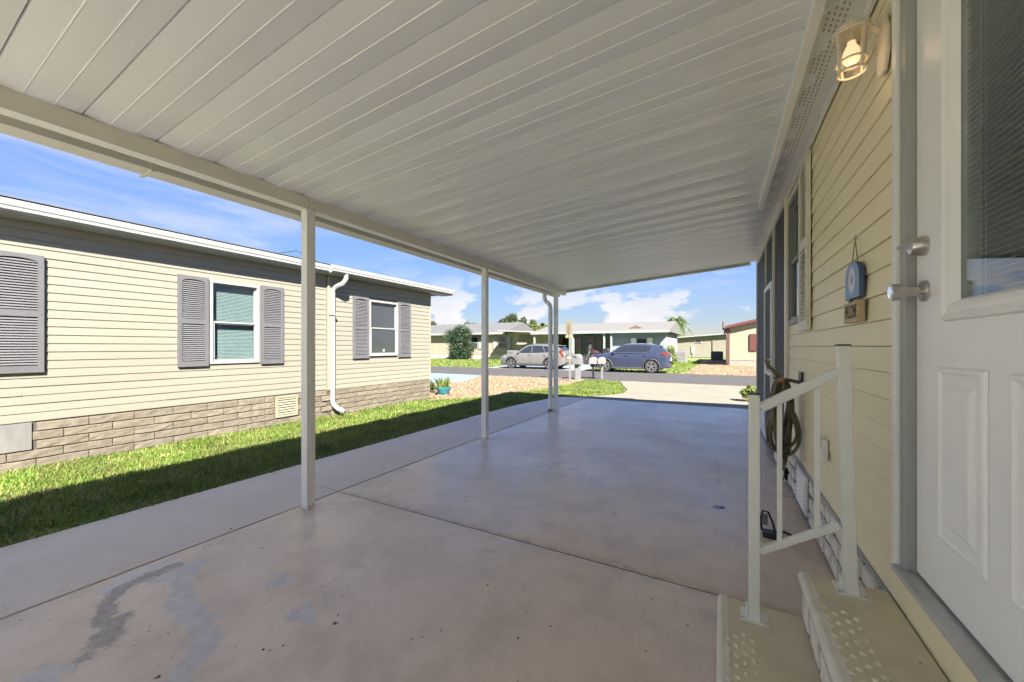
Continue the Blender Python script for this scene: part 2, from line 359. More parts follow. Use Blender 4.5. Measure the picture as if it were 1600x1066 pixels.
M_floor = floor_mat()
M_strip = mat('bare_concrete', (0.58, 0.50, 0.42), 0.62, 0.12, 2.2, bump=0.12, bscale=70, c2=(0.68, 0.59, 0.50), rvar=.1)
fl = struct(MB().prism([(-4.05, -6), (0.62, -6), (0.62, 9.3), (-3.7, 9.3), (-4.05, 7)], 'z', -0.14, -0.02).build('carport_floor', mat('joint_dirt', (.13, .10, .075), .95, .3, 20)))

def seg_d(x, y, pts):
    best = 9
    for (ax, ay), (bx_, by) in zip(pts[:-1], pts[1:]):
        dx, dy = bx_ - ax, by - ay; L2 = dx * dx + dy * dy; t = max(0, min(1, ((x - ax) * dx + (y - ay) * dy) / L2)) if L2 else 0
        best = min(best, math.hypot(x - ax - t * dx, y - ay - t * dy))
    return best
barep = [GP(*p) for p in ((272, 884), (222, 905), (188, 922), (170, 942), (164, 968), (176, 978), (152, 1002), (140, 1022))]
barep2 = [GP(*p) for p in ((190, 965), (172, 1000), (150, 1012))]
hazyp = [GP(*p) for p in ((312, 880), (280, 900), (240, 903))]
hazyp2 = [GP(*p) for p in ((283, 905), (284, 950), (318, 968), (321, 1000), (308, 1028), (280, 1060), (262, 1100))]
hazyp3 = [GP(*p) for p in ((168, 920), (215, 895), (262, 880))]
spots_h = [(GP(436, 909), .055), (GP(465, 958), .06), (GP(480, 966), .05), (GP(66, 1056), .07)]
spots_o = [(GP(1128, 793), .05), (GP(528, 962), .006), (GP(762, 915), .006), (GP(523, 974), .006), (GP(248, 1058), .012), (GP(728, 767), .012), (GP(860, 980), .004)]
cracks = [((1118, 712), (1124, 735), (1122, 752), (1128, 760)), ((905, 700), (1000, 712), (1100, 722), (1180, 735)), ((960, 648), (1080, 652), (1165, 660))]
def slab_piece(x0, x1, y0, y1, m, dense):
    g2 = .0035
    x0 += g2; x1 -= g2; y0 += g2; y1 -= g2
    if not dense:
        return MB().box(x0, x1, y0, y1, -0.12, 0).build('concrete_slab', m, fl, bevel=.006)
    st = 0.025; nx = int((x1 - x0) / st) + 1; ny = int((y1 - y0) / st) + 1
    xs = np.linspace(x0, x1, nx); ys = np.linspace(y0, y1, ny); gx, gy = np.meshgrid(xs, ys)
    V = np.stack([gx.ravel(), gy.ravel(), np.zeros(gx.size)], 1)
    edge = (np.minimum(np.minimum(gx - x0, x1 - gx), np.minimum(gy - y0, y1 - gy)) < 1e-6).ravel(); V[edge, 2] = -.006
    i = np.arange(nx * ny).reshape(ny, nx); F = np.stack([i[:-1, :-1].ravel(), i[:-1, 1:].ravel(), i[1:, 1:].ravel(), i[1:, :-1].ravel()], 1)
    o = mesh_np('concrete_slab', V, F, m, fl); me = o.data
    def field(segs, wd):
        out = np.zeros(len(V))
        for pts in segs:
            lo = np.min(pts, 0) - .4; hi = np.max(pts, 0) + .4
            for k in np.nonzero((V[:, 0] > lo[0]) & (V[:, 0] < hi[0]) & (V[:, 1] > lo[1]) & (V[:, 1] < hi[1]))[0]:
                out[k] = max(out[k], 1.0 - .5 * seg_d(V[k, 0], V[k, 1], pts) / wd)
        return np.clip(out, 0, 1)
    fb = field([barep, barep2], .042); fh = field([hazyp, hazyp2, hazyp3], .052); fo = np.zeros(len(V))
    for arr, sp in ((fh, spots_h), (fo, spots_o)):
        for (sx, sy), r in sp:
            d = np.hypot(V[:, 0] - sx, V[:, 1] - sy); arr[:] = np.maximum(arr, np.clip(1 - .5 * d / r, 0, 1))
    ed_ = np.minimum(np.minimum(V[:, 0] - x0, x1 - V[:, 0]), np.minimum(V[:, 1] - y0, y1 - V[:, 1])); fj = np.exp(-np.maximum(ed_, 0) / .05) * .9
    fc = field([[GP(*p) for p in q] for q in cracks], .03)
    for nm, f in (('bare', fb), ('hazy', fh), ('oil', fo), ('joint', fj), ('crack', fc)):
        a = me.attributes.new(nm, 'FLOAT', 'POINT'); a.data.foreach_set('value', f.astype(np.float32))
    return o
JX = -3.03
for (y0, y1) in ((-6, -2.2), (-2.2, 2.29), (2.29, 9.42)):
    slab_piece(JX, 0.60, y0, y1, M_floor, y0 > -3 and y0 < 4)
for (y0, y1) in ((-6, -2.2), (-2.2, 2.29)):
    slab_piece(-4.10, JX, y0, y1, M_strip, False)
MB().prism([(-4.094, 2.296), (JX - .006, 2.296), (JX - .006, 9.41), (-3.66, 9.40), (-3.80, 8.9), (-3.98, 7.9), (-4.06, 7.0)], 'z', -0.12, 0).build('concrete_slab', M_strip, fl, bevel=.006)
dw = [(-3.64, 9.43), (3.5, 9.43), (3.5, 14.86), (-3.4, 14.86), (-2.85, 13.0), (-2.5, 11.9), (-2.42, 11.2), (-2.46, 10.8), (-2.75, 10.2), (-3.1, 9.75)]
struct(sheet('driveway', dw, -0.004, M_drive, .1))
struct(sheet('blue_driveway', [(-20, 10.9), (-9.2, 10.9), (-8.4, 11.5), (-9.0, 13.2), (-9.75, 14.86), (-20, 14.86)], -0.008, M_blue))
struct(sheet('apron', [(-13.0, 20.29), (-6.7, 20.29), (-7.3, 31), (-14.4, 31)], -0.010, M_apron))
bedL = [(-7.6, 7.75), (-6.0, 7.7), (-5.42, 8.75), (-5.08, 10.6), (-4.65, 12.6), (-4.75, 14.84), (-9.74, 14.84), (-8.98, 13.2), (-8.38, 11.5), (-9.2, 10.88), (-9.8, 10.2), (-9.0, 8.6)]
struct(sheet('gravel_bed', bedL, -0.02, M_bed))
bedR = [(-1.55, 20.32), (12, 20.32), (12, 31.2), (-1.45, 31.2)]
struct(sheet('gravel_bed', bedR, -0.02, M_bed))
struct(sheet('mulch_bed', [(-1.40, 31.2), (0.40, 31.2), (0.40, 42), (-1.2, 42)], -0.015, M_mulch))

def inpoly(x, y, poly):
    x = np.asarray(x); y = np.asarray(y); ins = np.zeros(x.shape, bool); n = len(poly); j = n - 1
    for i in range(n):
        xi, yi = poly[i]; xj, yj = poly[j]
        c = ((yi > y) != (yj > y)) & (x < (xj - xi) * (y - yi) / (yj - yi + 1e-12) + xi); ins ^= c; j = i
    return ins
def pebbles(name, poly, dens, size, label):
    xs = [p[0] for p in poly]; ys = [p[1] for p in poly]; A = (max(xs) - min(xs)) * (max(ys) - min(ys)); n = int(A * dens)
    x = rng.uniform(min(xs), max(xs), n); y = rng.uniform(min(ys), max(ys), n); k = inpoly(x, y, poly); x = x[k]; y = y[k]; n = len(x)
    base = np.array([(1, 0, 0), (.5, .87, 0), (-.5, .87, 0), (-1, 0, 0), (-.5, -.87, 0), (.5, -.87, 0), (0, 0, .8)], float)
    F0 = np.array([(0, 1, 6), (1, 2, 6), (2, 3, 6), (3, 4, 6), (4, 5, 6), (5, 0, 6)])
    sc = size * rng.uniform(.5, 1.5, (n, 1, 3)) * np.array([1, .8, .8]); a = rng.uniform(0, 6.3, n)
    V = base[None] * sc * rng.uniform(.75, 1.25, (n, 7, 1)); V[:, 6, :2] += rng.normal(0, size * .25, (n, 2))
    ca, sa = np.cos(a)[:, None], np.sin(a)[:, None]; X = V[..., 0] * ca - V[..., 1] * sa; Y = V[..., 0] * sa + V[..., 1] * ca
    V = np.stack([X + x[:, None], Y + y[:, None], V[..., 2] - .022 + rng.uniform(0, .012, (n, 1))], 2).reshape(-1, 3)
    F = (F0[None] + 7 * np.arange(n)[:, None, None]).reshape(-1, 3)
    o = mesh_np(name, V, F, M_peb); stuff(tag(o, label, 'gravel')); return o
pebbles('gravel', bedL, 330, .042, 'tan river gravel between the neighbouring house corner and the street')
pebbles('gravel', [(-1.55, 20.32), (6, 20.32), (6, 31.2), (-1.45, 31.2)], 120, .055, 'orange tan gravel bed in front of the red trimmed house')

def grass(name, poly, dens, hmin, hmax, wd, label, keep=None, zb=-.045):
    xs = [p[0] for p in poly]; ys = [p[1] for p in poly]; n = int((max(xs) - min(xs)) * (max(ys) - min(ys)) * dens)
    x = rng.uniform(min(xs), max(xs), n); y = rng.uniform(min(ys), max(ys), n); k = inpoly(x, y, poly)
    pat = 0.5 + 0.5 * np.sin(x * 5.1 + 1.3 * np.sin(y * 3.7)) * np.sin(y * 4.3 + 1.1 * np.sin(x * 6.1))
    k &= rng.uniform(0, 1, n) < (.62 + .38 * pat)
    if keep is not None: k &= keep(x, y)
    x = x + rng.normal(0, .012, n); y = y + rng.normal(0, .012, n)
    x = x[k]; y = y[k]; pat = pat[k]; n = len(x)
    pat2 = .5 + .5 * np.sin(x * 1.9 + 2 * np.sin(y * 1.3)) * np.sin(y * 2.3 + x)
    h = rng.uniform(hmin, hmax, n) * (.6 + .35 * pat + .4 * pat2); a = rng.uniform(0, 6.283, n); ln = h * rng.uniform(.25, 1.15, n)
    dx, dy = np.cos(a), np.sin(a); px_, py_ = -dy, dx; ww = wd * rng.uniform(.6, 1.3, n)
    V = np.zeros((n, 5, 3))
    for i, (t, wf) in enumerate(((0, 1), (0, -1), (.55, .8), (.55, -.8), (1, 0))):
        bend = t ** 1.7
        V[:, i, 0] = x + dx * ln * bend + px_ * ww * wf * .5; V[:, i, 1] = y + dy * ln * bend + py_ * ww * wf * .5
        V[:, i, 2] = zb + h * (t - .25 * bend * t)
    F = np.array([(0, 1, 3), (0, 3, 2), (2, 3, 4)])[None] + 5 * np.arange(n)[:, None, None]
    o = mesh_np(name, V.reshape(-1, 3), F.reshape(-1, 3), M_grass); stuff(tag(o, label, 'grass')); return o
lawn = [(-6.58, -1.5), (-4.11, -1.5), (-4.11, 4.95), (-4.07, 7.0), (-4.0, 7.9), (-3.82, 8.9), (-3.66, 9.43), (-3.12, 9.75), (-2.77, 10.2), (-2.47, 10.8), (-2.43, 11.2), (-2.52, 11.9),
        (-2.87, 13.0), (-3.42, 14.83), (-4.75, 14.83), (-4.65, 12.6), (-5.08, 10.6), (-5.42, 8.75), (-6.0, 7.7), (-6.58, 7.3)]
grass('lawn_grass', [p for p in lawn if p[1] < 5] + [(-6.58, 4.95)], 6800, .045, .095, .0075, 'short green grass strip between the carport slab and the neighbouring house')
grass('lawn_grass', [(-6.58, 4.95), (-4.11, 4.95)] + lawn[3:], 3200, .045, .09, .011, 'short green grass patch beside the end of the carport and the mailboxes')
grass('lawn_grass', [(-4.135, .2), (-4.088, .2), (-4.088, 5.5), (-4.05, 7.0), (-3.97, 7.9), (-4.01, 7.9), (-4.10, 7.0), (-4.135, 5.5)], 9000, .03, .085, .008, 'ragged grass edge leaning over the left side of the slab', zb=-.03)
def far_keep(x, y): return ~(inpoly(x, y, [(-13.0, 20.2), (-6.7, 20.2), (-7.3, 31), (-14.4, 31)]))
grass('lawn_grass', [(-38, 20.35), (-1.6, 20.35), (-1.5, 40), (-38, 36)], 130, .06, .13, .035, 'green front lawns across the street around the parked cars', keep=far_keep)

# ================================================================== CARPORT
cp = thing('carport', (-2.95, 1.95, 0), 'white aluminium carport with ribbed ceiling panels on square posts', 'carport')
SL = 0.0742; ZB = 2.51; XB = -2.95                          # underside height at the beam, slope towards the house
XR0, XR1 = -3.20, 0.45; PW = 0.298; Y_END = 7.70
def zroof(x): return ZB + (x - XB) * SL
def roof_panel_mesh():
    # underside profile across one pan: shallow bow, two small ribs; thickness above
    prof = [(0.0012, .012)]
    def bow(t): return -.012 * math.sin(math.pi * t)
    ys = [.004 + (PW - .008) * t for t in np.linspace(0, 1, 13)]
    for y in ys:
        if min(abs(y - PW / 3), abs(y - 2 * PW / 3)) > .008: prof.append((y, bow(y / PW)))
    for c in (1 / 3, 2 / 3):
        y = PW * c; prof += [(y - .004, bow(c)), (y - .0012, bow(c) - .0028), (y + .0012, bow(c) - .0028), (y + .004, bow(c))]
    prof.append((PW - .0012, .012)); prof.sort()
    n = len(prof); V = []; F = []
    for x in (XR0, XR1):
        for y, z in prof: V.append((x, y, zroof(x) + z))
        V.append((x, PW - .0015, zroof(x) + .075)); V.append((x, .0015, zroof(x) + .075))
    k = n + 2
    for i in range(k): F.append((i, (i + 1) % k, k + (i + 1) % k, k + i))
    F.append(tuple(reversed(range(k)))); F.append(tuple(range(k, 2 * k)))
    me = bpy.data.meshes.new('roof_panel'); me.from_pydata([(a - cp.location.x, b, c) for a, b, c in V], [], F)
    import bmesh
    bm = bmesh.new(); bm.from_mesh(me); bmesh.ops.recalc_face_normals(bm, faces=bm.faces); bm.to_mesh(me); bm.free()
    me.materials.append(M_panel); me.shade_smooth(); me.set_sharp_from_angle(angle=math.radians(14)); return me
rp = roof_panel_mesh()
k0 = int(math.floor((-2.0 - .091) / PW)); k1 = int(round((Y_END - .091) / PW))  # unseen rear end cut short so the sunlit slab behind brightens the ceiling
Y_END = .091 + k1 * PW; Y_START = .091 + k0 * PW
for k in range(k0, k1):
    o = bpy.data.objects.new('roof_panel', rp); col.objects.link(o); o.parent = cp; o.location = (0, .091 + k * PW - 1.95, 0)
MB().box(XR0, XR1, Y_START, Y_END, 0, .004).build('roof_deck', M_gut, cp)
dk = bpy.data.objects['roof_deck']
for v in dk.data.vertices: v.co.z += zroof(v.co.x + cp.location.x) + .0765
# beam (box extrusion) along the posts and the strip behind it
b = MB().box(XB - .04, XB + .035, Y_START, Y_END - .06, 2.412, ZB - .004)
b.build('beam', M_beam, cp, bevel=.004)
MB().box(XB - .046, XB + .041, Y_START, Y_END - .055, 2.402, 2.4115).build('beam_flange', M_white, cp)
# gutter on the low edge, in two runs with a lap joint
for (ya, yb) in ((Y_START, 1.02), (1.024, Y_END + .02)):
    m_ = MB()
    prof = [(-3.085, 2.497), (-3.085, 2.392), (-3.205, 2.384), (-3.240, 2.43), (-3.240, 2.52), (-3.226, 2.52), (-3.226, 2.434), (-3.199, 2.392), (-3.092, 2.40), (-3.092, 2.497)]
    m_.prism([(p[0], p[1]) for p in prof], 'y', ya, yb); m_.build('gutter', M_gut, cp)
MB().box(-3.258, -3.2385, Y_START, 1.018, 2.50, 2.522).box(-3.258, -3.2385, 1.026, Y_END + .02, 2.50, 2.522).build('gutter_lip', M_white, cp)
MB().box(-3.250, -3.075, 1.012, 1.032, 2.380, 2.50).build('gutter_joint', M_gut, cp)
# front edge fascia and corner
f_ = MB(); f_.prism([(XR0 - .04, zroof(XR0) - .045), (XR1, zroof(XR1) - .045), (XR1, zroof(XR1) + .085), (XR0 - .04, zroof(XR0) + .085)], 'y', Y_END + .002, Y_END + .03)
f_.build('front_fascia', M_alu, cp)
f2 = MB(); f2.prism([(XB + .04, zroof(XB) - .048), (XR1, zroof(XR1) - .048), (XR1, zroof(XR1) - .040), (XB + .04, zroof(XB) - .040)], 'y', Y_END - .05, Y_END + .0015); f2.build('fascia_return', M_gut, cp)
# posts
M_screw = mat('rusty_screw', (0.10, 0.06, 0.04), .6)
for y in (-0.71, 1.95, 4.61, 7.28):
    p = MB().box(XB - .038, XB + .038, y - .038, y + .038, 0, 2.4015).build('post', M_alu, cp, bevel=.005)
    pl = MB().box(XB + .0355, XB + .0385, y - .040, y + .040, 2.40, 2.497).box(XB - .038, XB + .0385, y - .0425, y - .0395, 2.40, 2.412); pl.build('bracket', M_beam, p)
    s = MB()
    for dy in (-.02, .02):
        for dz in (2.42, 2.47): s.lathe([(.004, 0), (.004, .003), (.001, .004)], (XB + .0385, y + dy, dz), (1, 0, 0), 8)
        s.lathe([(.004, 0), (.004, .003), (.001, .004)], (XB + .038, y + dy, .02), (1, 0, 0), 8)
        s.lathe([(.004, 0), (.004, .003), (.001, .004)], (XB + dy, y - .038, .02), (0, -1, 0), 8)
    s.build('screw', M_screw, p)
# ledger on the house side, carrying the high edge
MB().prism([(.335, 2.700), (.375, 2.700), (.375, zroof(.36) - .002), (.335, zroof(.34) - .002)], 'y', Y_START, 4.65).build('ledger', M_alu, cp)
# downspout at the last post
ds = MB(); yd = 7.18
ds.tube([(-3.16, yd, 2.40), (-3.16, yd, 2.28), (-3.13, yd, 2.22), (-3.06, yd, 2.165), (-3.035, yd, 2.12), (-3.03, yd, 2.04), (-3.03, yd, .03)], .043, 10)
dso = ds.build('downspout', M_alu, cp, smooth=True)
MB().box(-3.072, -2.99, yd - .042, yd + .042, .0, .05).build('downspout_shoe', mat('mossy_metal', (.28, .25, .12), .8, .4, 20), dso)
MB().box(-3.072, -2.986, yd - .041, yd + .041, 1.2, 1.225).build('strap', M_gut, dso)

# ================================================================== walls of lap siding
def siding(parent, xf, out, y0, y1, z0, z1, pitch, openings, m, name='siding_board'):
    k = 0; z = z0
    while z < z1 - .01:
        zt = min(z + pitch, z1); segs = [(y0, y1)]
        for (a, b_, c, d) in openings:
            if zt > c + .012 and z < d - .012:
                ns = []
                for s, e in segs:
                    if b_ <= s or a >= e: ns.append((s, e)); continue
                    if a > s: ns.append((s, a))
                    if b_ < e: ns.append((b_, e))
                segs = ns
        parts_ = []
        for s, e in segs:
            if e - s < .01: continue
            while e - s > 3.66:
                c_ = s + 3.66 - ((k * 7) % 5) * .61; parts_.append((s, c_ + .0)); s = c_ + .0008
            parts_.append((s, e))
        for j_, (s, e) in enumerate(parts_):
            if e - s < .01: continue
            xf_ = xf; xf = xf + out * (.0016 if j_ % 2 else 0)
            pr = [(xf + out * .0095, z + .0025), (xf + out * .0115, z + .007), (xf + out * .0085, z + pitch * .5), (xf + out * .0035, zt), (xf - out * .004, zt), (xf - out * .004, z + .0025)]
            if zt - z < pitch * .8: pr = [(xf + out * .0145, z + .0035), (xf + out * .009, zt), (xf - out * .004, zt), (xf - out * .004, z + .0035)]
            MB().prism(pr, 'y', s, e).build(name, m, parent); xf = xf_
        z = zt; k += 1
def frame_rect(mb, xa, xb, y0, y1, z0, z1, wd):
    mb.box(xa, xb, y0, y1, z0, z0 + wd); mb.box(xa, xb, y0, y1, z1 - wd, z1); mb.box(xa, xb, y0, y0 + wd, z0 + wd, z1 - wd); mb.box(xa, xb, y1 - wd, y1, z0 + wd, z1 - wd); return mb

def louvre_shutter(parent, xf, out, y0, y1, z0, z1, m, arch=True):
    # stiles, rails and angled slats; slats joined (a few pixels each)
    t0, t1 = sorted((xf + out * .018, xf + out * .045)); st = .045
    sh = MB(); sh.box(t0, t1, y0, y0 + st, z0, z1); sh.box(t0, t1, y1 - st, y1, z0, z1)
    zm = (z0 + z1) / 2
    for a, b_ in ((z0, z0 + .075), (zm - .035, zm + .035)): sh.box(t0, t1, y0 + st, y1 - st, a, b_)
    ym = (y0 + y1) / 2; hw = (y1 - y0) / 2 - st
    arc = [(y0 + st, z1), (y0 + st, z1 - .085)] + [(ym + hw * math.sin(a), z1 - .085 + .04 * math.cos(a)) for a in np.linspace(-1.3, 1.3, 9)] + [(y1 - st, z1 - .085), (y1 - st, z1)]
    sh.prism(arc, 'x', t0, t1)
    o = sh.build('shutter', m, parent)
    sl_ = MB(); zz = z0 + .085
    while zz < z1 - .075:
        if not (zm - .06 < zz < zm + .036):
            sl_.add([(xf + out * .022, y0 + st, zz + .024), (xf + out * .026, y0 + st, zz + .026), (xf + out * .042, y0 + st, zz + .002), (xf + out * .038, y0 + st, zz),
                     (xf + out * .022, y1 - st, zz + .024), (xf + out * .026, y1 - st, zz + .026), (xf + out * .042, y1 - st, zz + .002), (xf + out * .038, y1 - st, zz)],
                    [(0, 1, 2, 3), (7, 6, 5, 4), (0, 4, 5, 1), (1, 5, 6, 2), (2, 6, 7, 3), (3, 7, 4, 0)])
        zz += .0285
    stuff(sl_.build('louvre', m, o))
    a, b_ = sorted((xf + out * .0172, xf + out * .0205)); MB().box(a, b_, y0 + .02, y1 - .02, z0 + .03, z1 - .05).build('shutter_backing', M_shut if m is M_shut else m, o)
    sc = MB()
    for zc in (z0 + .12, zm, z1 - .12):
        for yc in (y0 + .022, y1 - .022): sc.lathe([(.007, 0), (.006, .003), (.002, .004)], (xf + out * .045, yc, zc), (out, 0, 0), 8)
    sc.build('fastener', m, o); return o

def sash_window(parent, xf, out, y0, y1, z0, z1, blind=True, m=M_nw, pane=None):
    def X(a, b_): return sorted((xf + out * a, xf + out * b_))
    fr = frame_rect(MB(), *X(-.06, .03), y0, y1, z0, z1, .04).build('window', m, parent, bevel=.003)
    zm = (z0 + z1) / 2
    s1 = frame_rect(MB(), *X(-.045, -.012), y0 + .041, y1 - .041, zm - .012, z1 - .041, .022).build('sash', m, fr)
    s2 = frame_rect(MB(), *X(-.02, .012), y0 + .041, y1 - .041, z0 + .041, zm + .016, .026).build('sash', m, fr)
    MB().box(*X(-.032, -.028), y0 + .063, y1 - .063, zm + .010, z1 - .063).build('pane', pane or M_glass, fr)
    MB().box(*X(-.006, -.002), y0 + .067, y1 - .067, z0 + .067, zm - .01).build('pane', pane or M_glass, fr)
    MB().box(*X(-.5, -.49), y0 - .1, y1 + .1, z0 - .1, z1 + .1).build('interior', M_int, fr)
    if blind:
        bl = MB(); zz = z0 + .05
        while zz < z1 - .06:
            a = xf + out * -.078; c = xf + out * -.068
            bl.add([(a, y0 + .03, zz + .023), (a, y1 - .03, zz + .023), (c, y1 - .03, zz), (c, y0 + .03, zz), (a, y0 + .03, zz + .024), (a, y1 - .03, zz + .024), (c, y1 - .03, zz + .001), (c, y0 + .03, zz + .001)],
                   [(0, 1, 2, 3), (4, 5, 6, 7), (0, 1, 5, 4), (2, 3, 7, 6)]); zz += .0215
        stuff(bl.build('blind', M_blindn, fr))
    return fr

# ================================================================== OUR HOUSE (right)
XW = 0.575
hs = thing('house', (XW, 1.3, 0), 'cream vinyl sided house with white stone skirt beside the carport', 'house')
DY0, DY1, DZ0, DZ1 = 0.86, 1.765, 0.555, 2.585                    # door leaf
WIN = (3.73, 4.38, 1.50, 2.62)                                     # window opening on the wall
PY0, PY1 = 4.50, 7.70                                              # screened porch
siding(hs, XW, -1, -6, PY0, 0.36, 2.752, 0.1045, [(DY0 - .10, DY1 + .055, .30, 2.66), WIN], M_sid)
MB().box(XW + .004, XW + .09, -6, DY0 - .10, .36, 2.75).box(XW + .004, XW + .09, DY1 + .055, WIN[0], .36, 2.75).box(XW + .004, XW + .09, WIN[1], PY0, .36, 2.75).box(XW + .004, XW + .09, WIN[0], WIN[1], .36, WIN[2]).box(XW + .004, XW + .09, WIN[0], WIN[1], WIN[3], 2.75).box(XW + .004, XW + .09, DY0 - .10, DY1 + .055, 2.66, 2.75).build('wall', M_int, hs)
# plain band under the door and the siding start strip
MB().box(XW - .012, XW + .08, DY0 - .10, DY1 + .055, .345, .525).build('door_apron', M_sid, hs)
MB().box(XW - .017, XW + .01, DY1 + .056, PY0, .340, .361).box(XW - .017, XW + .01, -6, DY0 - .101, .340, .361).build('start_strip', M_jamb, hs)
# skirt of whitewashed stone pieces in grey grout
MB().box(XW - .004, XW + .08, -6, PY0, 0, .339).build('skirt', M_grout, hs)
def stone_rows(parent, x, out, y0, y1, z0, z1, rows, seed, avoid=None, lmin=.10, lmax=.24):
    r = random.Random(seed); h = (z1 - z0) / rows
    xa = lambda d: x + out * d
    cuts = [z0 + i * h for i in range(rows + 1)]
    for i in range(rows):
        y = y0 - r.uniform(0, .1); a, b_ = cuts[i], cuts[i + 1]
        while y < y1:
            L_ = r.uniform(lmin, lmax); ya, yb = max(y + .006, y0), min(y + L_ - .006, y1); y += L_
            if yb - ya < .03: continue
            if avoid and yb > avoid[0] and ya < avoid[1]: continue
            j = lambda s_: r.uniform(-s_, s_)
            n = 4; pts = []
            for t in np.linspace(0, 1, n): pts.append((ya + (yb - ya) * t + j(.008), a + .005 + abs(j(.016))))
            pts.append((yb + j(.006) - .008, (a + b_) / 2 + j(.02)))
            for t in np.linspace(1, 0, n): pts.append((ya + (yb - ya) * t + j(.008), b_ - .005 - abs(j(.016))))
            pts.append((ya + j(.006) + .008, (a + b_) / 2 + j(.02)))
            pts = [(min(max(p, y0), y1), min(max(q, z0 + .002), z1 - .002)) for p, q in pts]
            k = len(pts); cy = sum(p for p, _ in pts) / k; cz = sum(q for _, q in pts) / k; d = r.uniform(.010, .020)
            V = [(xa(.0), cy + (p - cy) * .96, cz + (q - cz) * .93) for p, q in pts] + [(xa(d), cy + (p - cy) * .88, cz + (q - cz) * .80) for p, q in pts] + [(xa(d + .006), cy + j(.02), cz + j(.012))]
            F = [(m2, (m2 + 1) % k, k + (m2 + 1) % k, k + m2) for m2 in range(k)] + [(k + m2, k + (m2 + 1) % k, 2 * k) for m2 in range(k)]
            MB().add(V, F).build('stone', M_stone, parent)
stone_rows(hs, XW - .004, -1, 1.99, PY0 - .06, .005, .335, 3, 3, avoid=(3.55, 3.98))
# skirt vent
vt = MB().box(XW - .020, XW - .0045, 3.57, 3.96, .03, .325).build('vent', M_white, hs, bevel=.003)
vs_ = MB()
for k in range(7): vs_.prism([(XW - .0205, .06 + k * .035), (XW - .034, .055 + k * .035), (XW - .0205, .085 + k * .035)], 'y', 3.60, 3.93)
vs_.build('vent_slat', M_white, vt)
# eave: perforated soffit, frieze strip, roof and body
sof = MB().box(.3765, XW + .05, -6, PY1 + .05, 2.753, 2.765).build('soffit', M_white, hs)
pf = MB(); rr = random.Random(2)
for r_ in range(4):
    x = .412 + r_ * .022
    y = 1.2 + (r_ % 2) * .016
    while y < 5.2:
        pf.add([(x - .003, y, 2.7508), (x + .003, y, 2.7508), (x + .003, y + .017, 2.7508), (x - .003, y + .017, 2.7508)], [(0, 1, 2, 3)]); y += .034
stuff(pf.build('perforation', mat('perforation_dark', (.24, .23, .22), .8), sof))
MB().box(XW - .034, XW - .0175, -6, PY0 - .05, 2.715, 2.7525).build('frieze_strip', M_white, hs)
MB().box(XW + .52, 7.2, -6.0, PY0 - .02, .0, 2.74).build('core', M_int, hs)
MB().prism([(.30, 2.84), (3.9, 3.30), (7.6, 2.84), (7.6, 2.768), (.30, 2.768)], 'y', -6.3, PY1 + .06).build('roof', M_shing, hs)
MB().box(XW + .09, XW + .52, -6, -5.95, 0, 2.74).build('end_wall', M_sid, hs)
# porch: deck, corner trims, screens, screen door
XP = 0.52
MB().box(XP + .02, 7.0, PY0, PY1 - .02, 0.02, .14).build('porch_deck', M_int, hs)
MB().box(XW - .035, XW + .03, PY0, PY0 + .075, 0.0, 2.752).build('corner_trim', M_sid, hs, bevel=.004)
MB().box(XW - .035, XW - .005, PY0 - .055, PY0 - .002, .36, 2.74).build('corner_trim', M_shutw, hs)
frm = MB(); frm.box(XP, XP + .05, PY0 + .076, PY1, 2.675, 2.752)
frm.box(XP, XP + .05, PY1 - .05, PY1, .0, 2.674)
for y in (5.30, 5.36, 6.22): frm.box(XP + .002, XP + .048, y, y + .035, .15, 2.674)
frm.box(XP + .003, XP + .047, PY0 + .0765, 5.299, .40, .44)
frm.build('screen_frame', M_shutw, hs)
for (a, b_) in ((PY0 + .076, 5.30), (6.256, PY1 - .05)):
    MB().box(XP + .022, XP + .026, a, b_, .44, 2.674).build('screen_panel', M_screen, hs)
MB().box(XP + .022, XP + .026, 5.395, 6.22, 2.12, 2.674).build('screen_panel', M_screen, hs)
MB().box(XP + .01, XP + .04, PY0 + .0765, 5.299, .03, .399).build('kick_panel', M_white, hs)
MB().box(XP + .01, XP + .04, 6.256, PY1 - .05, .03, .44).build('kick_panel', M_white, hs)
MB().box(XP + .02, 7.0, PY1 - .01, PY1 - .004, .14, 2.67).build('screen_panel', M_screen, hs)
sd = frame_rect(MB(), XP - .012, XP + .016, 5.40, 6.215, .15, 2.07, .06).box(XP - .012, XP + .016, 5.46, 6.155, .95, 1.02).build('screen_door', M_white, hs)
MB().box(XP + .001, XP + .004, 5.46, 6.155, .21, .949).box(XP + .001, XP + .004, 5.46, 6.155, 1.021, 2.01).build('screen_mesh', M_screen, sd)
MB().tube([(XP - .012, 5.43, 1.15), (XP - .05, 5.43, 1.14), (XP - .06, 5.43, 1.08), (XP - .05, 5.43, 1.02), (XP - .012, 5.43, 1.0)], .009, 8).build('handle', M_white, sd, smooth=True)
# window with louvred shutter
wn = sash_window(hs, XW, -1, WIN[0] + .0, WIN[1], WIN[2], WIN[3], blind=False)
louvre_shutter(hs, XW, -1, 3.40, 3.72, 1.42, 2.70, M_shutw)
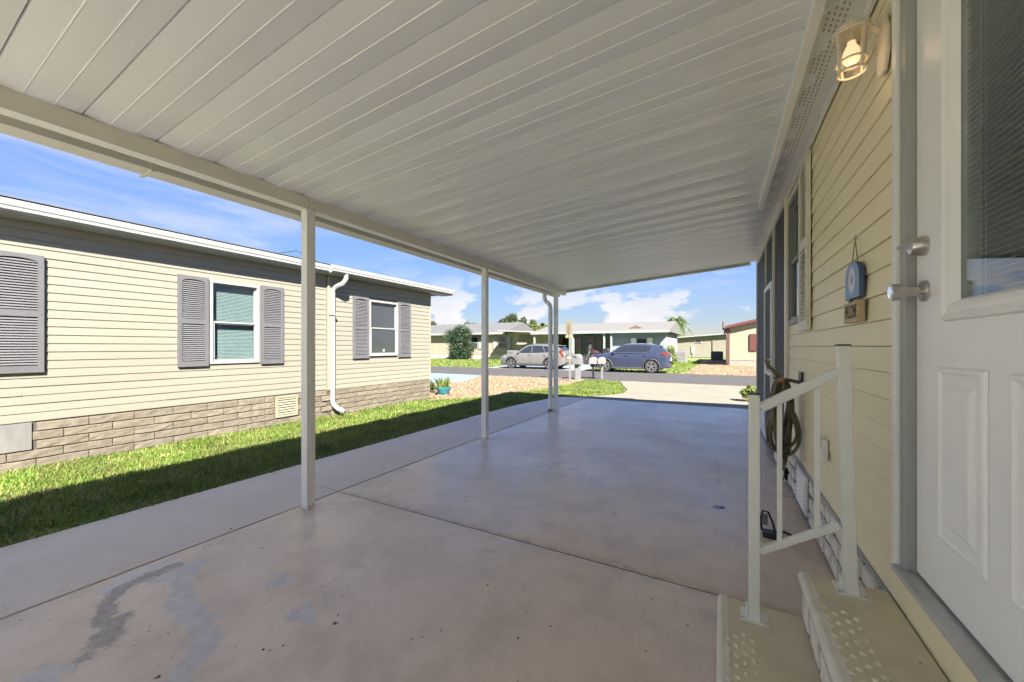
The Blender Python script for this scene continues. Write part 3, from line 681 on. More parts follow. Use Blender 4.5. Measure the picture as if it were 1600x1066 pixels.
# ---- entrance door
jb = MB()
jb.box(XW - .030, XW + .06, DY1 + .004, DY1 + .052, .53, 2.66); jb.box(XW - .030, XW + .06, DY0 - .052, DY0 - .004, .53, 2.66); jb.box(XW - .030, XW + .06, DY0 - .004, DY1 + .004, DZ1 + .004, 2.66)
jb.build('door_frame', M_jamb, hs, bevel=.003)
MB().box(XW - .040, XW - .0175, DY1 + .0525, DY1 + .095, .53, 2.70).box(XW - .040, XW - .0175, DY0 - .1, DY0 - .0525, .53, 2.70).build('door_casing', M_white, hs, bevel=.004)
MB().box(XW - .055, XW + .07, DY0 - .05, DY1 + .05, .526, .545).build('threshold', mat('aluminium_sill', (.50, .50, .49), .35, .1, 8, metal=.3), hs, bevel=.003)
GZ0, GZ1, GY0, GY1 = 1.425, 2.36, 1.075, 1.52
dl = MB(); xa, xb = XW - .004, XW + .04
dl.box(xa, xb, DY0, DY1, DZ0, GZ0); dl.box(xa, xb, DY0, DY1, GZ1, DZ1); dl.box(xa, xb, DY0, GY0, GZ0, GZ1); dl.box(xa, xb, GY1, DY1, GZ0, GZ1)
door = dl.build('door', M_door, hs)
def ring(mb, y0, y1, z0, z1, prof):
    loops = []
    for ins, x in prof: loops.append([(x, y0 + ins, z0 + ins), (x, y1 - ins, z0 + ins), (x, y1 - ins, z1 - ins), (x, y0 + ins, z1 - ins)])
    k = len(mb.v)
    for l in loops: mb.v += l
    for i in range(len(loops) - 1):
        for j in range(4):
            a = k + 4 * i + j; b_ = k + 4 * i + (j + 1) % 4; mb.f.append((a, b_, b_ + 4, a + 4))
    return k + 4 * (len(loops) - 1)
pm = MB()
for (ya, yb) in ((1.375, 1.612), (1.035, 1.285)):
    e = ring(pm, ya, yb, .728, 1.242, [(0, xa - .0005), (.006, xa - .007), (.014, xa - .009), (.022, xa - .004), (.034, xa - .002), (.050, xa - .002), (.066, xa - .010)])
    pm.f.append((e, e + 1, e + 2, e + 3))
pm.build('door_panel', M_door, door)
lf = MB(); ring(lf, GY0 - .052, GY1 + .052, GZ0 - .052, GZ1 + .052, [(0, xa - .0005), (.004, xa - .013), (.014, xa - .017), (.024, xa - .011), (.036, xa - .014), (.048, xa - .010), (.058, xa + .006)])
lf.build('lite_frame', M_door, door)
MB().box(xa + .006, xa + .010, GY0 - .006, GY1 + .006, GZ0 - .006, GZ1 + .006).build('pane', glass_mat('door_glass', (.80, .83, .80), 1.55, .06), door)
bl = MB(); z = GZ0 + .004
while z < GZ1:
    bl.add([(xa + .018, GY0, z), (xa + .018, GY1, z), (xa + .030, GY1, z + .0035), (xa + .030, GY0, z + .0035), (xa + .018, GY0, z + .0012), (xa + .018, GY1, z + .0012), (xa + .030, GY1, z + .0047), (xa + .030, GY0, z + .0047)],
           [(0, 1, 2, 3), (4, 5, 6, 7), (0, 1, 5, 4), (2, 3, 7, 6)]); z += .0155
stuff(bl.build('blind', M_blind, door))
MB().tube([(xa + .016, GY1 - .075, GZ0), (xa + .016, GY1 - .075, GZ1)], .0012, 5).tube([(xa + .016, GY1 - .095, GZ0), (xa + .016, GY1 - .095, GZ1)], .0009, 5).build('blind_cord', M_blind, door)
MB().box(xb + .3, xb + .31, DY0 - .3, DY1 + .3, .5, 2.7).box(xb + .003, xb + .31, DY0 - .31, DY0 - .3, .5, 2.7).box(xb + .003, xb + .31, DY1 + .3, DY1 + .31, .5, 2.7).build('hall_wall', mat('hall_dark', (.05, .05, .045), .9), hs)
def door_hw():
    y = 1.705
    k = MB(); zk = 1.478
    k.lathe([(.034, 0), (.034, .006), (.030, .010), (.020, .013), (.0135, .016), (.0135, .036), (.019, .044), (.0255, .058), (.0275, .075), (.0275, .082), (.020, .083)], (xa, y, zk), (-1, 0, 0), 28)
    kn = k.build('knob', M_steel, door, smooth=True)
    MB().lathe([(.0195, 0), (.0195, .002), (.002, .003)], (xa - .0825, y, zk), (-1, 0, 0), 20).build('knob_cap', mat('bright_chrome', (.75, .75, .76), .12, metal=1), door)
    d = MB(); zd = 1.622
    d.lathe([(.032, 0), (.032, .008), (.027, .030), (.023, .036), (.010, .037)], (xa, y, zd), (-1, 0, 0), 28); d.build('deadbolt', M_steel, door, smooth=True)
    MB().box(xa - .068, xa - .036, y - .003, y + .003, zd - .006, zd + .006).build('key', M_steel, door)
door_hw()
# outdoor outlet box by the hose
ot = MB().box(XW - .055, XW - .016, 2.90, 2.985, .62, .745).build('outlet_cover', M_white, hs, bevel=.006)
MB().box(XW - .064, XW - .0555, 2.895, 2.99, .70, .75).build('outlet_hood', M_shutw, ot)

# ================================================================== PORCH LIGHT
def coach_light():
    L0 = (XW - .016, 1.985, 2.46)
    t = thing('wall_lantern', L0, 'lit white coach lantern on the cream siding by the door', 'wall lamp')
    x, y, z = L0
    M_lan = mat('lantern_enamel', (.68, .64, .53), .4, .08, 10)
    pts = [(y + .062 * math.cos(a), z + .12 * math.sin(a)) for a in np.linspace(math.pi / 8, 2 * math.pi + math.pi / 8, 9)[:-1]]
    MB().prism(pts, 'x', x - .004, x - .020).build('backplate', M_lan, t, bevel=.006)
    cx = x - .105; cz = z + .02
    MB().tube([(x - .02, y, z + .06), (x - .05, y, z + .095), (x - .085, y, z + .10), (cx, y, cz + .085)], .009, 8).build('arm', M_lan, t, smooth=True)
    # hood
    MB().lathe([(.012, .112), (.020, .106), (.050, .090), (.064, .074), (.064, .068), (.058, .066)], (cx, y, cz), (0, 0, 1), 8).build('hood', M_lan, t)
    MB().lathe([(.006, .112), (.010, .118), (.004, .132)], (cx, y, cz), (0, 0, 1), 10).build('finial', M_lan, t)
    # cage: four bars and two rings
    c = MB()
    for k in range(4):
        a = k * math.pi / 2 + .5; c.bar((cx + .056 * math.cos(a), y + .056 * math.sin(a), cz + .068), (cx + .044 * math.cos(a), y + .044 * math.sin(a), cz - .092), .009, .009, (1, .3, 0))
    for r, h in ((.0565, .06), (.0475, -.05), (.0455, -.090)):
        p = [(cx + r * math.cos(a), y + r * math.sin(a), cz + h) for a in np.linspace(0, 2 * math.pi, 25)]; c.tube(p, .0045, 6, cap=False)
    c.build('cage', M_lan, t)
    MB().lathe([(.051, .062), (.0425, -.088)], (cx, y, cz), (0, 0, 1), 6, cap=False).build('glass_shade', glass_mat('lantern_glass', (.95, .92, .86), 1.5, .05), t)
    MB().lathe([(.014, .068), (.014, .035), (.016, .030)], (cx, y, cz), (0, 0, 1), 12).build('socket', M_lan, t)
    MB().lathe([(.012, .030), (.014, .018), (.024, .0), (.029, -.020), (.029, -.036), (.022, -.052), (.008, -.060)], (cx, y, cz), (0, 0, 1), 18).build('bulb', mat('lit_bulb', (.9, .7, .5), .4, emit=(1.0, .62, .36), estr=0.23), t, smooth=True)
    pl = bpy.data.lights.new('bulb_glow', 'POINT'); pl.energy = 0.035; pl.color = (1, .66, .36); pl.shadow_soft_size = .03
    po = bpy.data.objects.new('bulb_glow', pl); col.objects.link(po); po.parent = t; po.location = (cx - x, 0, -.085 + .02)
coach_light()

# ================================================================== WELCOME SIGN
def welcome():
    x = XW - .0165; y = 2.335
    t = thing('welcome_sign', (x, y, 1.42), 'blue arched welcome plaque hanging by a cord on the cream siding', 'sign')
    pts = [(y - .105, 1.525), (y + .105, 1.525), (y + .105, 1.625)] + [(y + .105 * math.cos(a), 1.625 + .070 * math.sin(a)) for a in np.linspace(.15, math.pi - .15, 11)] + [(y - .105, 1.625)]
    mw = bpy.data.materials.new('painted_blue_plaque'); mw.use_nodes = True; tt = mw.node_tree; nn = tt.nodes; L = tt.links; b_ = nn['Principled BSDF']; b_.inputs['Roughness'].default_value = .6
    tc_ = nn.new('ShaderNodeTexCoord'); q = nn.new('ShaderNodeMapping'); L.new(tc_.outputs['Object'], q.inputs[0]); q.inputs['Location'].default_value = (0, 0, -.19); q.inputs['Scale'].default_value = (0, 1.25, 1)
    ln = nn.new('ShaderNodeVectorMath'); ln.operation = 'LENGTH'; L.new(q.outputs[0], ln.inputs[0])
    q2 = nn.new('ShaderNodeMapping'); L.new(tc_.outputs['Object'], q2.inputs[0]); q2.inputs['Scale'].default_value = (1, 90, 28)
    nz = nn.new('ShaderNodeTexNoise'); L.new(q2.outputs[0], nz.inputs['Vector']); nz.inputs['Scale'].default_value = 1.4; nz.inputs['Detail'].default_value = 4
    def mr(v, a, c, d=0, e=1):
        r = nn.new('ShaderNodeMapRange'); L.new(v, r.inputs['Value'])
        for k_, xx in zip(('From Min', 'From Max', 'To Min', 'To Max'), (a, c, d, e)): r.inputs[k_].default_value = xx
        return r.outputs[0]
    def op(o_, a, c):
        r = nn.new('ShaderNodeMath'); r.operation = o_; r.use_clamp = True; L.new(a, r.inputs[0]); L.new(c, r.inputs[1]); return r.outputs[0]
    ringm = op('MULTIPLY', mr(ln.outputs['Value'], .018, .03), mr(ln.outputs['Value'], .05, .072, 1, 0))
    f = op('MULTIPLY', ringm, mr(nz.outputs['Fac'], .32, .55, .35, 1))
    f = op('MAXIMUM', f, mr(nz.outputs['Fac'], .55, .75, 0, .45))
    mi = nn.new('ShaderNodeMix'); mi.data_type = 'RGBA'; L.new(f, mi.inputs['Factor']); mi.inputs['A'].default_value = (.21, .33, .58, 1); mi.inputs['B'].default_value = (.74, .72, .76, 1)
    L.new(mi.outputs['Result'], b_.inputs['Base Color'])
    M_plq = mat('plaque_edge', (.06, .10, .20), .6)
    MB().prism(pts, 'x', x - .004, x - .022).build('plaque_back', M_plq, t)
    MB().prism([(y + (p - y) * .995, 1.61 + (q_ - 1.61) * .995) for p, q_ in pts], 'x', x - .0222, x - .0240).build('plaque', mw, t)
    M_wood = mat('pale_wood', (.46, .35, .21), .65, .15, 9, stretch=(1, 1, 8))
    tg = MB().box(x - .028, x - .004, y - .115, y + .110, 1.412, 1.508).build('wood_tag', M_wood, t, bevel=.002)
    cu = bpy.data.curves.new('lettering', 'FONT'); cu.body = 'WELCOME'; cu.align_x = 'CENTER'; cu.align_y = 'CENTER'; cu.size = .046; cu.extrude = .0004
    tmp = bpy.data.objects.new('tmp', cu); col.objects.link(tmp); dg = bpy.context.evaluated_depsgraph_get(); me = bpy.data.meshes.new_from_object(tmp.evaluated_get(dg)); bpy.data.objects.remove(tmp)
    lt = bpy.data.objects.new('lettering', me); col.objects.link(lt); me.materials.clear(); me.materials.append(mat('black_ink', (.03, .027, .025), .7)); lt.parent = tg
    xs = [v.co.x for v in me.vertices]; ys = [v.co.y for v in me.vertices]; sx = .178 / (max(xs) - min(xs)); sy = .060 / (max(ys) - min(ys)); mx_ = (max(xs) + min(xs)) / 2; my_ = (max(ys) + min(ys)) / 2
    for v in me.vertices:
        u = (v.co.x - mx_) * sx; ww = (v.co.y - my_) * sy; dd = v.co.z
        # lettering faces -X: reading direction runs towards -Y
        v.co = (x - .0286 - dd - ORG[t.name][0], y - .004 - u - ORG[t.name][1], 1.463 + ww - ORG[t.name][2])
    me.update()
    M_cord = mat('jute_cord', (.30, .23, .13), .9)
    MB().tube([(x - .012, y - .004, 1.80), (x - .014, y - .058, 1.664)], .0022, 6).tube([(x - .012, y - .004, 1.80), (x - .014, y + .05, 1.664)], .0022, 6).build('cord', M_cord, t)
    MB().lathe([(.002, 0), (.002, .018), (.006, .019), (.004, .022)], (x, y - .004, 1.80), (-1, 0, 0), 8).tube([(x - .012, y - .004, 1.80), (x - .014, y - .02, 1.815), (x - .014, y - .03, 1.808)], .0025, 6).build('nail', M_steel, t)
    kn = MB()
    for dy in (-.055, .055): kn.lathe([(.003, -.012), (.009, -.006), (.010, 0), (.006, .006), (.003, .010)], (x - .014, y + dy, 1.516), (0, 0, 1), 10)
    kn.build('knot', M_cord, t, smooth=True)
welcome()

# ================================================================== STEPS
def steps():
    t = thing('concrete_steps', (.27, 1.3, 0), 'two precast concrete steps with stone risers at the white door', 'steps')
    Y0, Y1 = .55, 1.965
    for (xa_, xb_, zt, zb) in ((-.02, .284, .185, .012), (.272, XW - .018, .370, .186)):
        MB().box(xa_ + .035, xb_ + (.0 if zt > .2 else .0), Y0 + .02, Y1 - .02, .0 if zt < .2 else .0, zt - .0405).build('step_core', M_grout, t)
        xb2 = xb_ if zt > .2 else .300
        MB().box(xa_ + .022, xb2, Y0, Y1, zt - .04, zt).build('tread', M_tread, t, bevel=.006)
        ns = MB(); pr = [(xa_ + .026 + .021 * math.cos(a), zt - .0165 + .020 * math.sin(a)) for a in np.linspace(math.pi * .42, math.pi * 1.5, 9)]
        pr = [(xa_ + .048, zt + .0025)] + pr + [(xa_ + .048, zt - .043)]
        ns.prism(pr, 'y', Y0 - .003, Y1 + .003); ns.build('nosing', M_nose, t, bevel=.003)
        stone_rows(t, xa_ + .034, -1, Y0 + .02, Y1 - .02, zb, zt - .045, 1, 11 + int(zt * 100), lmin=.16, lmax=.30)
    nb = MB().lathe([(.0098, 0), (.009, .003), (.0058, .0058), (.002, .007)], (0, 0, 0), (0, 0, 1), 10)
    me = bpy.data.meshes.new('nub'); me.from_pydata(nb.v, [], nb.f); me.materials.append(mat('worn_nub', (.69, .62, .47), .6, .18, 30)); me.shade_smooth()
    for zt, x0 in ((.185, .022), (.370, .322)):
        for i in range(4):
            for k in range(12):
                y = 1.735 - k * .052 - (i % 2) * .026
                o = bpy.data.objects.new('nub', me); col.objects.link(o); o.parent = t; o.location = (x0 + i * .0275 - .27, y - 1.3, zt - .0005)
    return t
steps()

# ================================================================== RAILING
def railing():
    t = thing('stair_railing', (.12, 1.875, .185), 'pale painted metal stair railing standing on the concrete steps', 'railing')
    A = Vector((.119, 1.873, .185)); B = Vector((.432, 1.905, .370)); tilt = Vector((-.022, .0, 0)); s = .0195
    for base, top, tl in ((A, 1.105, Vector((0, 0, 0))), (B, 1.305, tilt)):
        p = MB(); q = []
        for zz, of in ((base.z + .002, Vector((0, 0, 0))), (top, tl)):
            for dx, dy in ((-s, -s), (s, -s), (s, s), (-s, s)): q.append((base.x + of.x + dx, base.y + of.y + dy, zz))
        p.add(q, [(3, 2, 1, 0), (4, 5, 6, 7), (0, 1, 5, 4), (1, 2, 6, 5), (2, 3, 7, 6), (3, 0, 4, 7)])
        po = p.build('post', M_rail, t, bevel=.003)
        c = base + tl; MB().box(c.x - s - .0012, c.x + s + .0012, c.y - s - .0012, c.y + s + .0012, top - .002, top + .0045).build('post_cap', M_black, po)
        bp = MB().box(base.x - .048, base.x + .048, base.y - .050, base.y + .040, base.z, base.z + .005); bp.box(base.x - .030, base.x - s - .001, base.y - .018, base.y + .018, base.z + .005, base.z + .045)
        bp.prism([(base.y - s - .001, base.z + .005), (base.y - s - .02, base.z + .005), (base.y - s - .001, base.z + .03)], 'x', base.x - s, base.x + s)
        bo = bp.build('base_plate', M_rail, po, bevel=.0015)
        for dx in (-.04, .038): MB().lathe([(.006, 0), (.006, .004), (.002, .005)], (base.x + dx, base.y - .036, base.z + .005), (0, 0, 1), 8).build('anchor_bolt', M_steel, po)
    def at(f, z0, z1):  # point between the posts
        return Vector((A.x + s + (B.x - .012 - A.x - 2 * s) * f, A.y + (B.y - A.y) * f, z0 + (z1 - z0) * f))
    MB().bar(at(0, 1.048, 1.205), at(1, 1.048, 1.205), .040, .036).build('rail', M_rail, t, bevel=.008)
    MB().bar(at(0, .462, .612), at(1, .462, .612), .030, .024).build('rail', M_rail, t, bevel=.004)
    for f in (.26, .73):
        MB().bar(at(f, .474, .624), at(f, 1.031, 1.188), .0165, .0165, (0, 1, 0)).build('baluster', M_rail, t)
railing()

# ================================================================== GARDEN HOSE on its hanger
def hose():
    c = Vector((.435, 3.80, 1.02)); t = thing('garden_hose', (c.x, c.y, .3), 'coiled olive black garden hose hanging on the wall by the porch', 'hose')
    r = random.Random(4); m = mat('hose_rubber', (.05, .047, .03), .38, .3, 5, c2=(.15, .125, .065))
    for k in range(8):
        hw = r.uniform(.055, .105); hh = r.uniform(.26, .35); az = r.uniform(-.5, 1.2); ph = r.uniform(-.04, .04); yo = r.uniform(-.10, .10); p = []
        for a in np.linspace(0, 2 * math.pi, 37):
            u = hw * math.sin(a) * (1 - .25 * math.cos(a)); zz = c.z - hh + hh * math.cos(a)
            p.append((c.x + u * math.cos(az) + ph * math.sin(a * 2), c.y + yo + u * math.sin(az), zz + .02 * math.sin(3 * a + k)))
        MB().tube(p, .0125, 8).build('hose_loop', m, t, smooth=True)
    MB().tube([(c.x + .02, c.y + .1, 1.0), (c.x - .04, c.y, 1.08), (c.x - .09, c.y - .02, 1.14), (c.x - .115, c.y - .03, 1.19)], [.014, .016, .013, .010], 8).build('spray_nozzle', mat('olive_plastic', (.16, .15, .08), .5), t, smooth=True)
    MB().lathe([(.018, 0), (.022, .01), (.022, .035), (.015, .045)], (c.x - .01, c.y - .12, 1.03), (-.5, -.6, .2), 12).build('brass_coupling', mat('copper_coupling', (.45, .20, .10), .35, metal=.7), t, smooth=True)
    h = thing('hose_hanger', (XW - .016, c.y, 1.05), 'dark metal hose bracket holding the coiled hose on the wall', 'bracket')
    MB().box(XW - .024, XW - .0166, c.y - .06, c.y + .06, .98, 1.10).build('backplate', M_black, h)
    MB().tube([(XW - .024, c.y + .1 * math.sin(a), 1.0 + .04 * math.cos(a)) if a in (-1.2, 1.2) else (XW - .024 - .165 * math.cos(a * 1.3) , c.y + .10 * math.sin(a), 1.0 + .045 * math.cos(a)) for a in np.linspace(-1.2, 1.2, 13)], .010, 8).build('cradle', mat('dark_grey_metal', (.10, .10, .11), .4, metal=.5), h, smooth=True)
hose()

# small black object with a looped handle on the floor under the railing
def gadget():
    x, y = PX(1206, 2.62)
    t = thing('floor_tool', (x, y, 0), 'small black tool with a grey looped handle on the floor under the railing', 'tool')
    b_ = MB().box(x - .055, x + .06, y - .04, y + .05, 0, .035); b_.build('body', M_black, t, bevel=.008)
    MB().tube([(x + .03, y, .035), (x + .07, y - .01, .055), (x + .11, y - .02, .045), (x + .14, y - .02, .02), (x + .15, y - .02, .008)], .010, 8).build('lever', M_black, t, smooth=True)
    MB().tube([(x - .055, y + .02, .03), (x - .065, y + .02, .10), (x - .05, y + .02, .165), (x - .02, y + .02, .16), (x + .005, y + .02, .10), (x + .02, y + .02, .035)], .007, 8).build('handle', M_black, t, smooth=True)
    MB().box(x - .057, x - .022, y + .012, y + .028, .07, .145).build('grip', mat('grey_grip', (.16, .17, .17), .6), t, bevel=.006)
gadget()

# ================================================================== NEIGHBOURING HOUSE (left)
XN = -6.60
nh = thing('neighbour_house', (XN, 3, 0), 'pale yellow sided house with grey shutters and brick skirt across the grass', 'house')
NY0, NYJ, NY1 = -5.0, 4.72, 7.66; ZS = .484; ZG = 2.655
W1 = (2.82, 3.51, 1.045, 2.285); W2 = (5.70, 6.52, 1.10, 2.30); W0 = (-.30, .84, 1.045, 2.285)
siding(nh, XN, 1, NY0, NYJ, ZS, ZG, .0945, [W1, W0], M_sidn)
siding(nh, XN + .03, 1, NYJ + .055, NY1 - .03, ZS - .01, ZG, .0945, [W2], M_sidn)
for ya, yb, xx, wn_ in ((NY0, NYJ, XN, W1), (NYJ, NY1 - .03, XN + .03, W2)):
    m_ = MB(); m_.box(xx - .12, xx - .0045, ya if ya > -4 else W0[1], wn_[0], .46, ZG).box(xx - .12, xx - .0045, wn_[1], yb, .46, ZG).box(xx - .12, xx - .0045, wn_[0], wn_[1], .46, wn_[2]).box(xx - .12, xx - .0045, wn_[0], wn_[1], wn_[3], ZG); m_.build('wall', M_int, nh)
MB().box(XN - .12, XN - .0045, NY0, W0[0], .46, ZG).build('wall', M_int, nh)
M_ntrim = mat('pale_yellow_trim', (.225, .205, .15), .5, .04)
MB().box(XN + .01, XN + .05, NYJ + .002, NYJ + .054, ZS - .01, ZG).build('corner_trim', M_ntrim, nh)
MB().box(XN + .0, XN + .052, NY1 - .03, NY1, ZS - .01, ZG).build('corner_trim', M_ntrim, nh)
MB().box(XN - 5, XN + .028, NY1 - .02, NY1 - .003, .45, ZG + .1).build('end_wall', M_sidn, nh)
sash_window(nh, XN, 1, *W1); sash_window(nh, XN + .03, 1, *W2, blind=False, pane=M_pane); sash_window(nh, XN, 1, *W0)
for (a, b_, xx, z0, z1) in ((.87, 1.25, XN, 1.02, 2.30), (2.44, 2.80, XN, 1.02, 2.30), (3.53, 3.89, XN, 1.02, 2.30), (5.28, 5.68, XN + .03, 1.06, 2.33), (6.54, 6.92, XN + .03, 1.06, 2.33)):
    louvre_shutter(nh, xx, 1, a, b_, z0, z1, M_shut)
stk = MB().box(XN + .0295, XN + .0305, 6.09, 6.14, 1.19, 1.25).build('window_sticker', M_nw, nh)
# brick skirt: panels of long split-face bricks
MB().box(XN - .08, XN + .001, NY0, NYJ, -.05, ZS - .004).box(XN - .08, XN + .03, NYJ, NY1 - .01, -.05, ZS - .016).build('skirt', M_mort, nh)
br = random.Random(9)
for row in range(5):
    z0 = ZS - .008 - (row + 1) * .099; z1 = z0 + .090; y = -1.2 + (row % 2) * .2
    while y < NY1 - .05:
        a, b_ = y + .005, min(y + .395, NY1 - .012); y += .4
        xx = XN + .001 if (a + b_) / 2 < NYJ else XN + .030
        if a < 1.17 and b_ > .5 and row < 3:
            if b_ < 1.17: continue
            a = 1.175
        if a < 4.16 and b_ > 3.76 and row < 4:
            if a >= 3.76 and b_ <= 4.16: continue
            if a < 3.76: b_ = 3.755
            else: a = 4.165
        if b_ - a < .04: continue
        d0, d1 = br.uniform(.012, .019), br.uniform(.012, .019); j = lambda: br.uniform(-.003, .003)
        n = 5; V = []; F = []
        for t in np.linspace(0, 1, n):
            yy = a + (b_ - a) * t; e = 0.6 if t in (0, 1) else 1
            V += [(xx, yy, z0), (xx + (d0 + j()) * e, yy, z0 + .006), (xx + (d0 + d1) / 2 * e + j() * 1.5, yy, (z0 + z1) / 2 + j() * 3), (xx + (d1 + j()) * e, yy, z1 - .006), (xx, yy, z1)]
        for i in range(n - 1):
            for q in range(4): F.append((i * 5 + q, i * 5 + q + 1, i * 5 + 6 + q, i * 5 + 5 + q))
        F += [(4, 3, 2, 1, 0), tuple(range(5 * n - 5, 5 * n))]
        MB().add(V, F).build('brick', M_brick, nh)
MB().box(XN + .001, XN + .018, .5, 1.168, ZS - .30, ZS - .006).build('access_panel', mat('grey_panel', (.135, .13, .122), .7, .18, 3, stretch=(1, 4, 1)), nh, bevel=.002)
vn = frame_rect(MB(), XN + .001, XN + .03, 3.77, 4.15, .10, .46, .035).build('vent', M_ntrim, nh)
vv = MB()
for k in range(7): vv.prism([(XN + .006, .140 + k * .042 + .034), (XN + .026, .140 + k * .042 + .012), (XN + .026, .140 + k * .042 + .002), (XN + .006, .140 + k * .042 + .024)], 'y', 3.806, 4.114)
vv.build('vent_slat', M_ntrim, vn)
# soffit, gutters, roof
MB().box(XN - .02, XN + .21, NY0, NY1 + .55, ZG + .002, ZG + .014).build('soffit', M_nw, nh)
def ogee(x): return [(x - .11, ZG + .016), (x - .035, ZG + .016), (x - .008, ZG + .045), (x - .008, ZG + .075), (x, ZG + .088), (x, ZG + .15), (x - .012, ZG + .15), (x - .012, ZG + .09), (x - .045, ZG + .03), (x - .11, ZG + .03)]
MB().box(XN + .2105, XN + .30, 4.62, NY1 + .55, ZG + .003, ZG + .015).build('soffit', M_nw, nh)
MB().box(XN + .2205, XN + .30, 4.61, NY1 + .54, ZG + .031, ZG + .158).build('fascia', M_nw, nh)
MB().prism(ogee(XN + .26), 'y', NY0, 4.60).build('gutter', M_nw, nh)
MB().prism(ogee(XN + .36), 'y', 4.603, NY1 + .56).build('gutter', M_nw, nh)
MB().prism([(XN + .22, ZG + .16), (XN - 3.4, ZG + .86), (XN - 7.1, ZG + .16), (XN - 7.1, ZG + .03), (XN + .22, ZG + .03)], 'y', NY0 - .3, NY1 + .54).build('roof', M_shing, nh)
MB().box(XN + .16, XN + .268, NY0, NY1 + .56, ZG + .164, ZG + .170).build('drip_edge', mat('dark_drip_edge', (.09, .085, .08), .6), nh)
MB().box(XN - 6.9, XN - .13, NY0, NY1 - .03, .0, ZG).build('core', M_int, nh)
d_ = MB().tube([(XN + .30, 4.93, ZG + .03), (XN + .30, 4.93, ZG - .06), (XN + .25, 4.90, ZG - .15), (XN + .15, 4.83, ZG - .20), (XN + .09, 4.80, ZG - .27), (XN + .085, 4.80, ZG - .36), (XN + .085, 4.80, .26), (XN + .10, 4.81, .19), (XN + .17, 4.86, .11), (XN + .27, 4.92, .06)], .046, 8)
dn = d_.build('downspout', M_nw, nh, smooth=True)
MB().box(XN + .03, XN + .14, 4.745, 4.855, 1.9, 1.93).build('strap', M_nw, dn)
MB().tube([(XN - .6, 4.02, ZG + .27), (XN - .55, 4.1, ZG + .35), (XN - .5, 4.45, ZG + .47), (XN - .45, 4.9, ZG + .33)], .006, 5).build('roof_cable', M_black, nh)

# ================================================================== FAR HOUSES
def win_x(parent, yf, x0, x1, z0, z1, m=M_nw, pane=M_pane, mid=True):
    fr = MB()
    fr.box(x0, x1, yf - .04, yf + .02, z0, z0 + .06); fr.box(x0, x1, yf - .04, yf + .02, z1 - .06, z1); fr.box(x0, x0 + .06, yf - .04, yf + .02, z0 + .06, z1 - .06); fr.box(x1 - .06, x1, yf - .04, yf + .02, z0 + .06, z1 - .06)
    if mid: fr.box(x0 + .06, x1 - .06, yf - .035, yf + .02, (z0 + z1) / 2 - .03, (z0 + z1) / 2 + .03)
    f = fr.build('window', m, parent); MB().box(x0 + .05, x1 - .05, yf - .022, yf - .012, z0 + .05, z1 - .05).build('pane', pane, f); return f
def lapmat(name, c, pitch=.2):
    m = mat(name, c, .6, .05, 1.0); t = m.node_tree; nn = t.nodes; L = t.links; b_ = nn['Principled BSDF']
    tcn = nn.new('ShaderNodeTexCoord'); wv = nn.new('ShaderNodeTexWave'); wv.wave_type = 'BANDS'; wv.bands_direction = 'Z'; wv.wave_profile = 'SAW'; wv.inputs['Scale'].default_value = 1 / pitch / 2 * .628 * 1.0
    L.new(tcn.outputs['Object'], wv.inputs['Vector']); bp = nn.new('ShaderNodeBump'); bp.inputs['Strength'].default_value = .6; bp.inputs['Distance'].default_value = .03
    L.new(wv.outputs['Fac'], bp.inputs['Height']); L.new(bp.outputs[0], b_.inputs['Normal']); return m

# grey-roofed cream house behind the round bush
ch = thing('far_house', (-26, 34.5, 0), 'cream house with grey shingle roof behind the big round bush', 'house')
M_cream = lapmat('far_cream_siding', (0.25, 0.225, 0.17)); M_fskirt = mat('far_block_skirt', (.42, .37, .30), .85, .15, 3)
MB().box(-42, -18.2, 34.5, 42, .45, 2.72).build('wall', M_cream, ch); MB().box(-41.9, -18.3, 34.53, 41.9, -.05, .45).build('skirt', M_fskirt, ch)
MB().prism([(33.9, 2.74), (33.9, 2.60), (42.6, 2.60), (42.6, 2.74), (38.2, 4.05)], 'x', -42.5, -19.4).build('roof', M_shing, ch)
MB().prism([(33.87, 2.58), (33.87, 2.80), (33.95, 2.80), (33.95, 2.58)], 'x', -42.5, -19.3).build('gutter', M_nw, ch)
for x in (-30.6, -24.2): MB().box(x, x + .1, 34.38, 34.48, 0, 2.6).build('downspout', M_nw, ch)
for x0 in (-23.9, -20.4): win_x(ch, 34.48, x0, x0 + .95, 1.1, 2.35); 
for x0 in (-22.85, -21.05, -19.35): MB().box(x0, x0 + .45, 34.42, 34.49, 1.05, 2.4).build('shutter', M_nw, ch)
# yellow house with a carport and slanted awning next to it
yh = thing('far_house', (-17, 34, 0), 'pale yellow house with slanted window awning and flat white carport', 'house')
M_yel = lapmat('far_yellow_siding', (.27, .245, .145))
MB().box(-18.15, -14.2, 33.8, 44, .0, 2.75).build('wall', M_yel, yh)
MB().prism([(-19.3, 2.95), (-19.3, 2.83), (-11.2, 2.40), (-11.2, 2.52)], 'y', 32.4, 44).build('carport_roof', M_nw, yh)
for x in (-13.6, -11.5): MB().box(x - .05, x + .05, 32.5, 32.6, 0, 2.44).build('column', M_nw, yh)
MB().prism([(33.78, 2.45), (33.0, 1.55), (33.02, 1.50), (33.78, 2.38)], 'x', -17.5, -16.2).build('awning', M_yel, yh)
win_x(yh, 33.78, -17.3, -16.4, .9, 2.2)
MB().prism([(-15.9, 0), (-14.3, 0), (-15.4, 2.3), (-15.9, 2.3)], 'y', 33.70, 33.74).build('shade_panel', M_yel, yh)
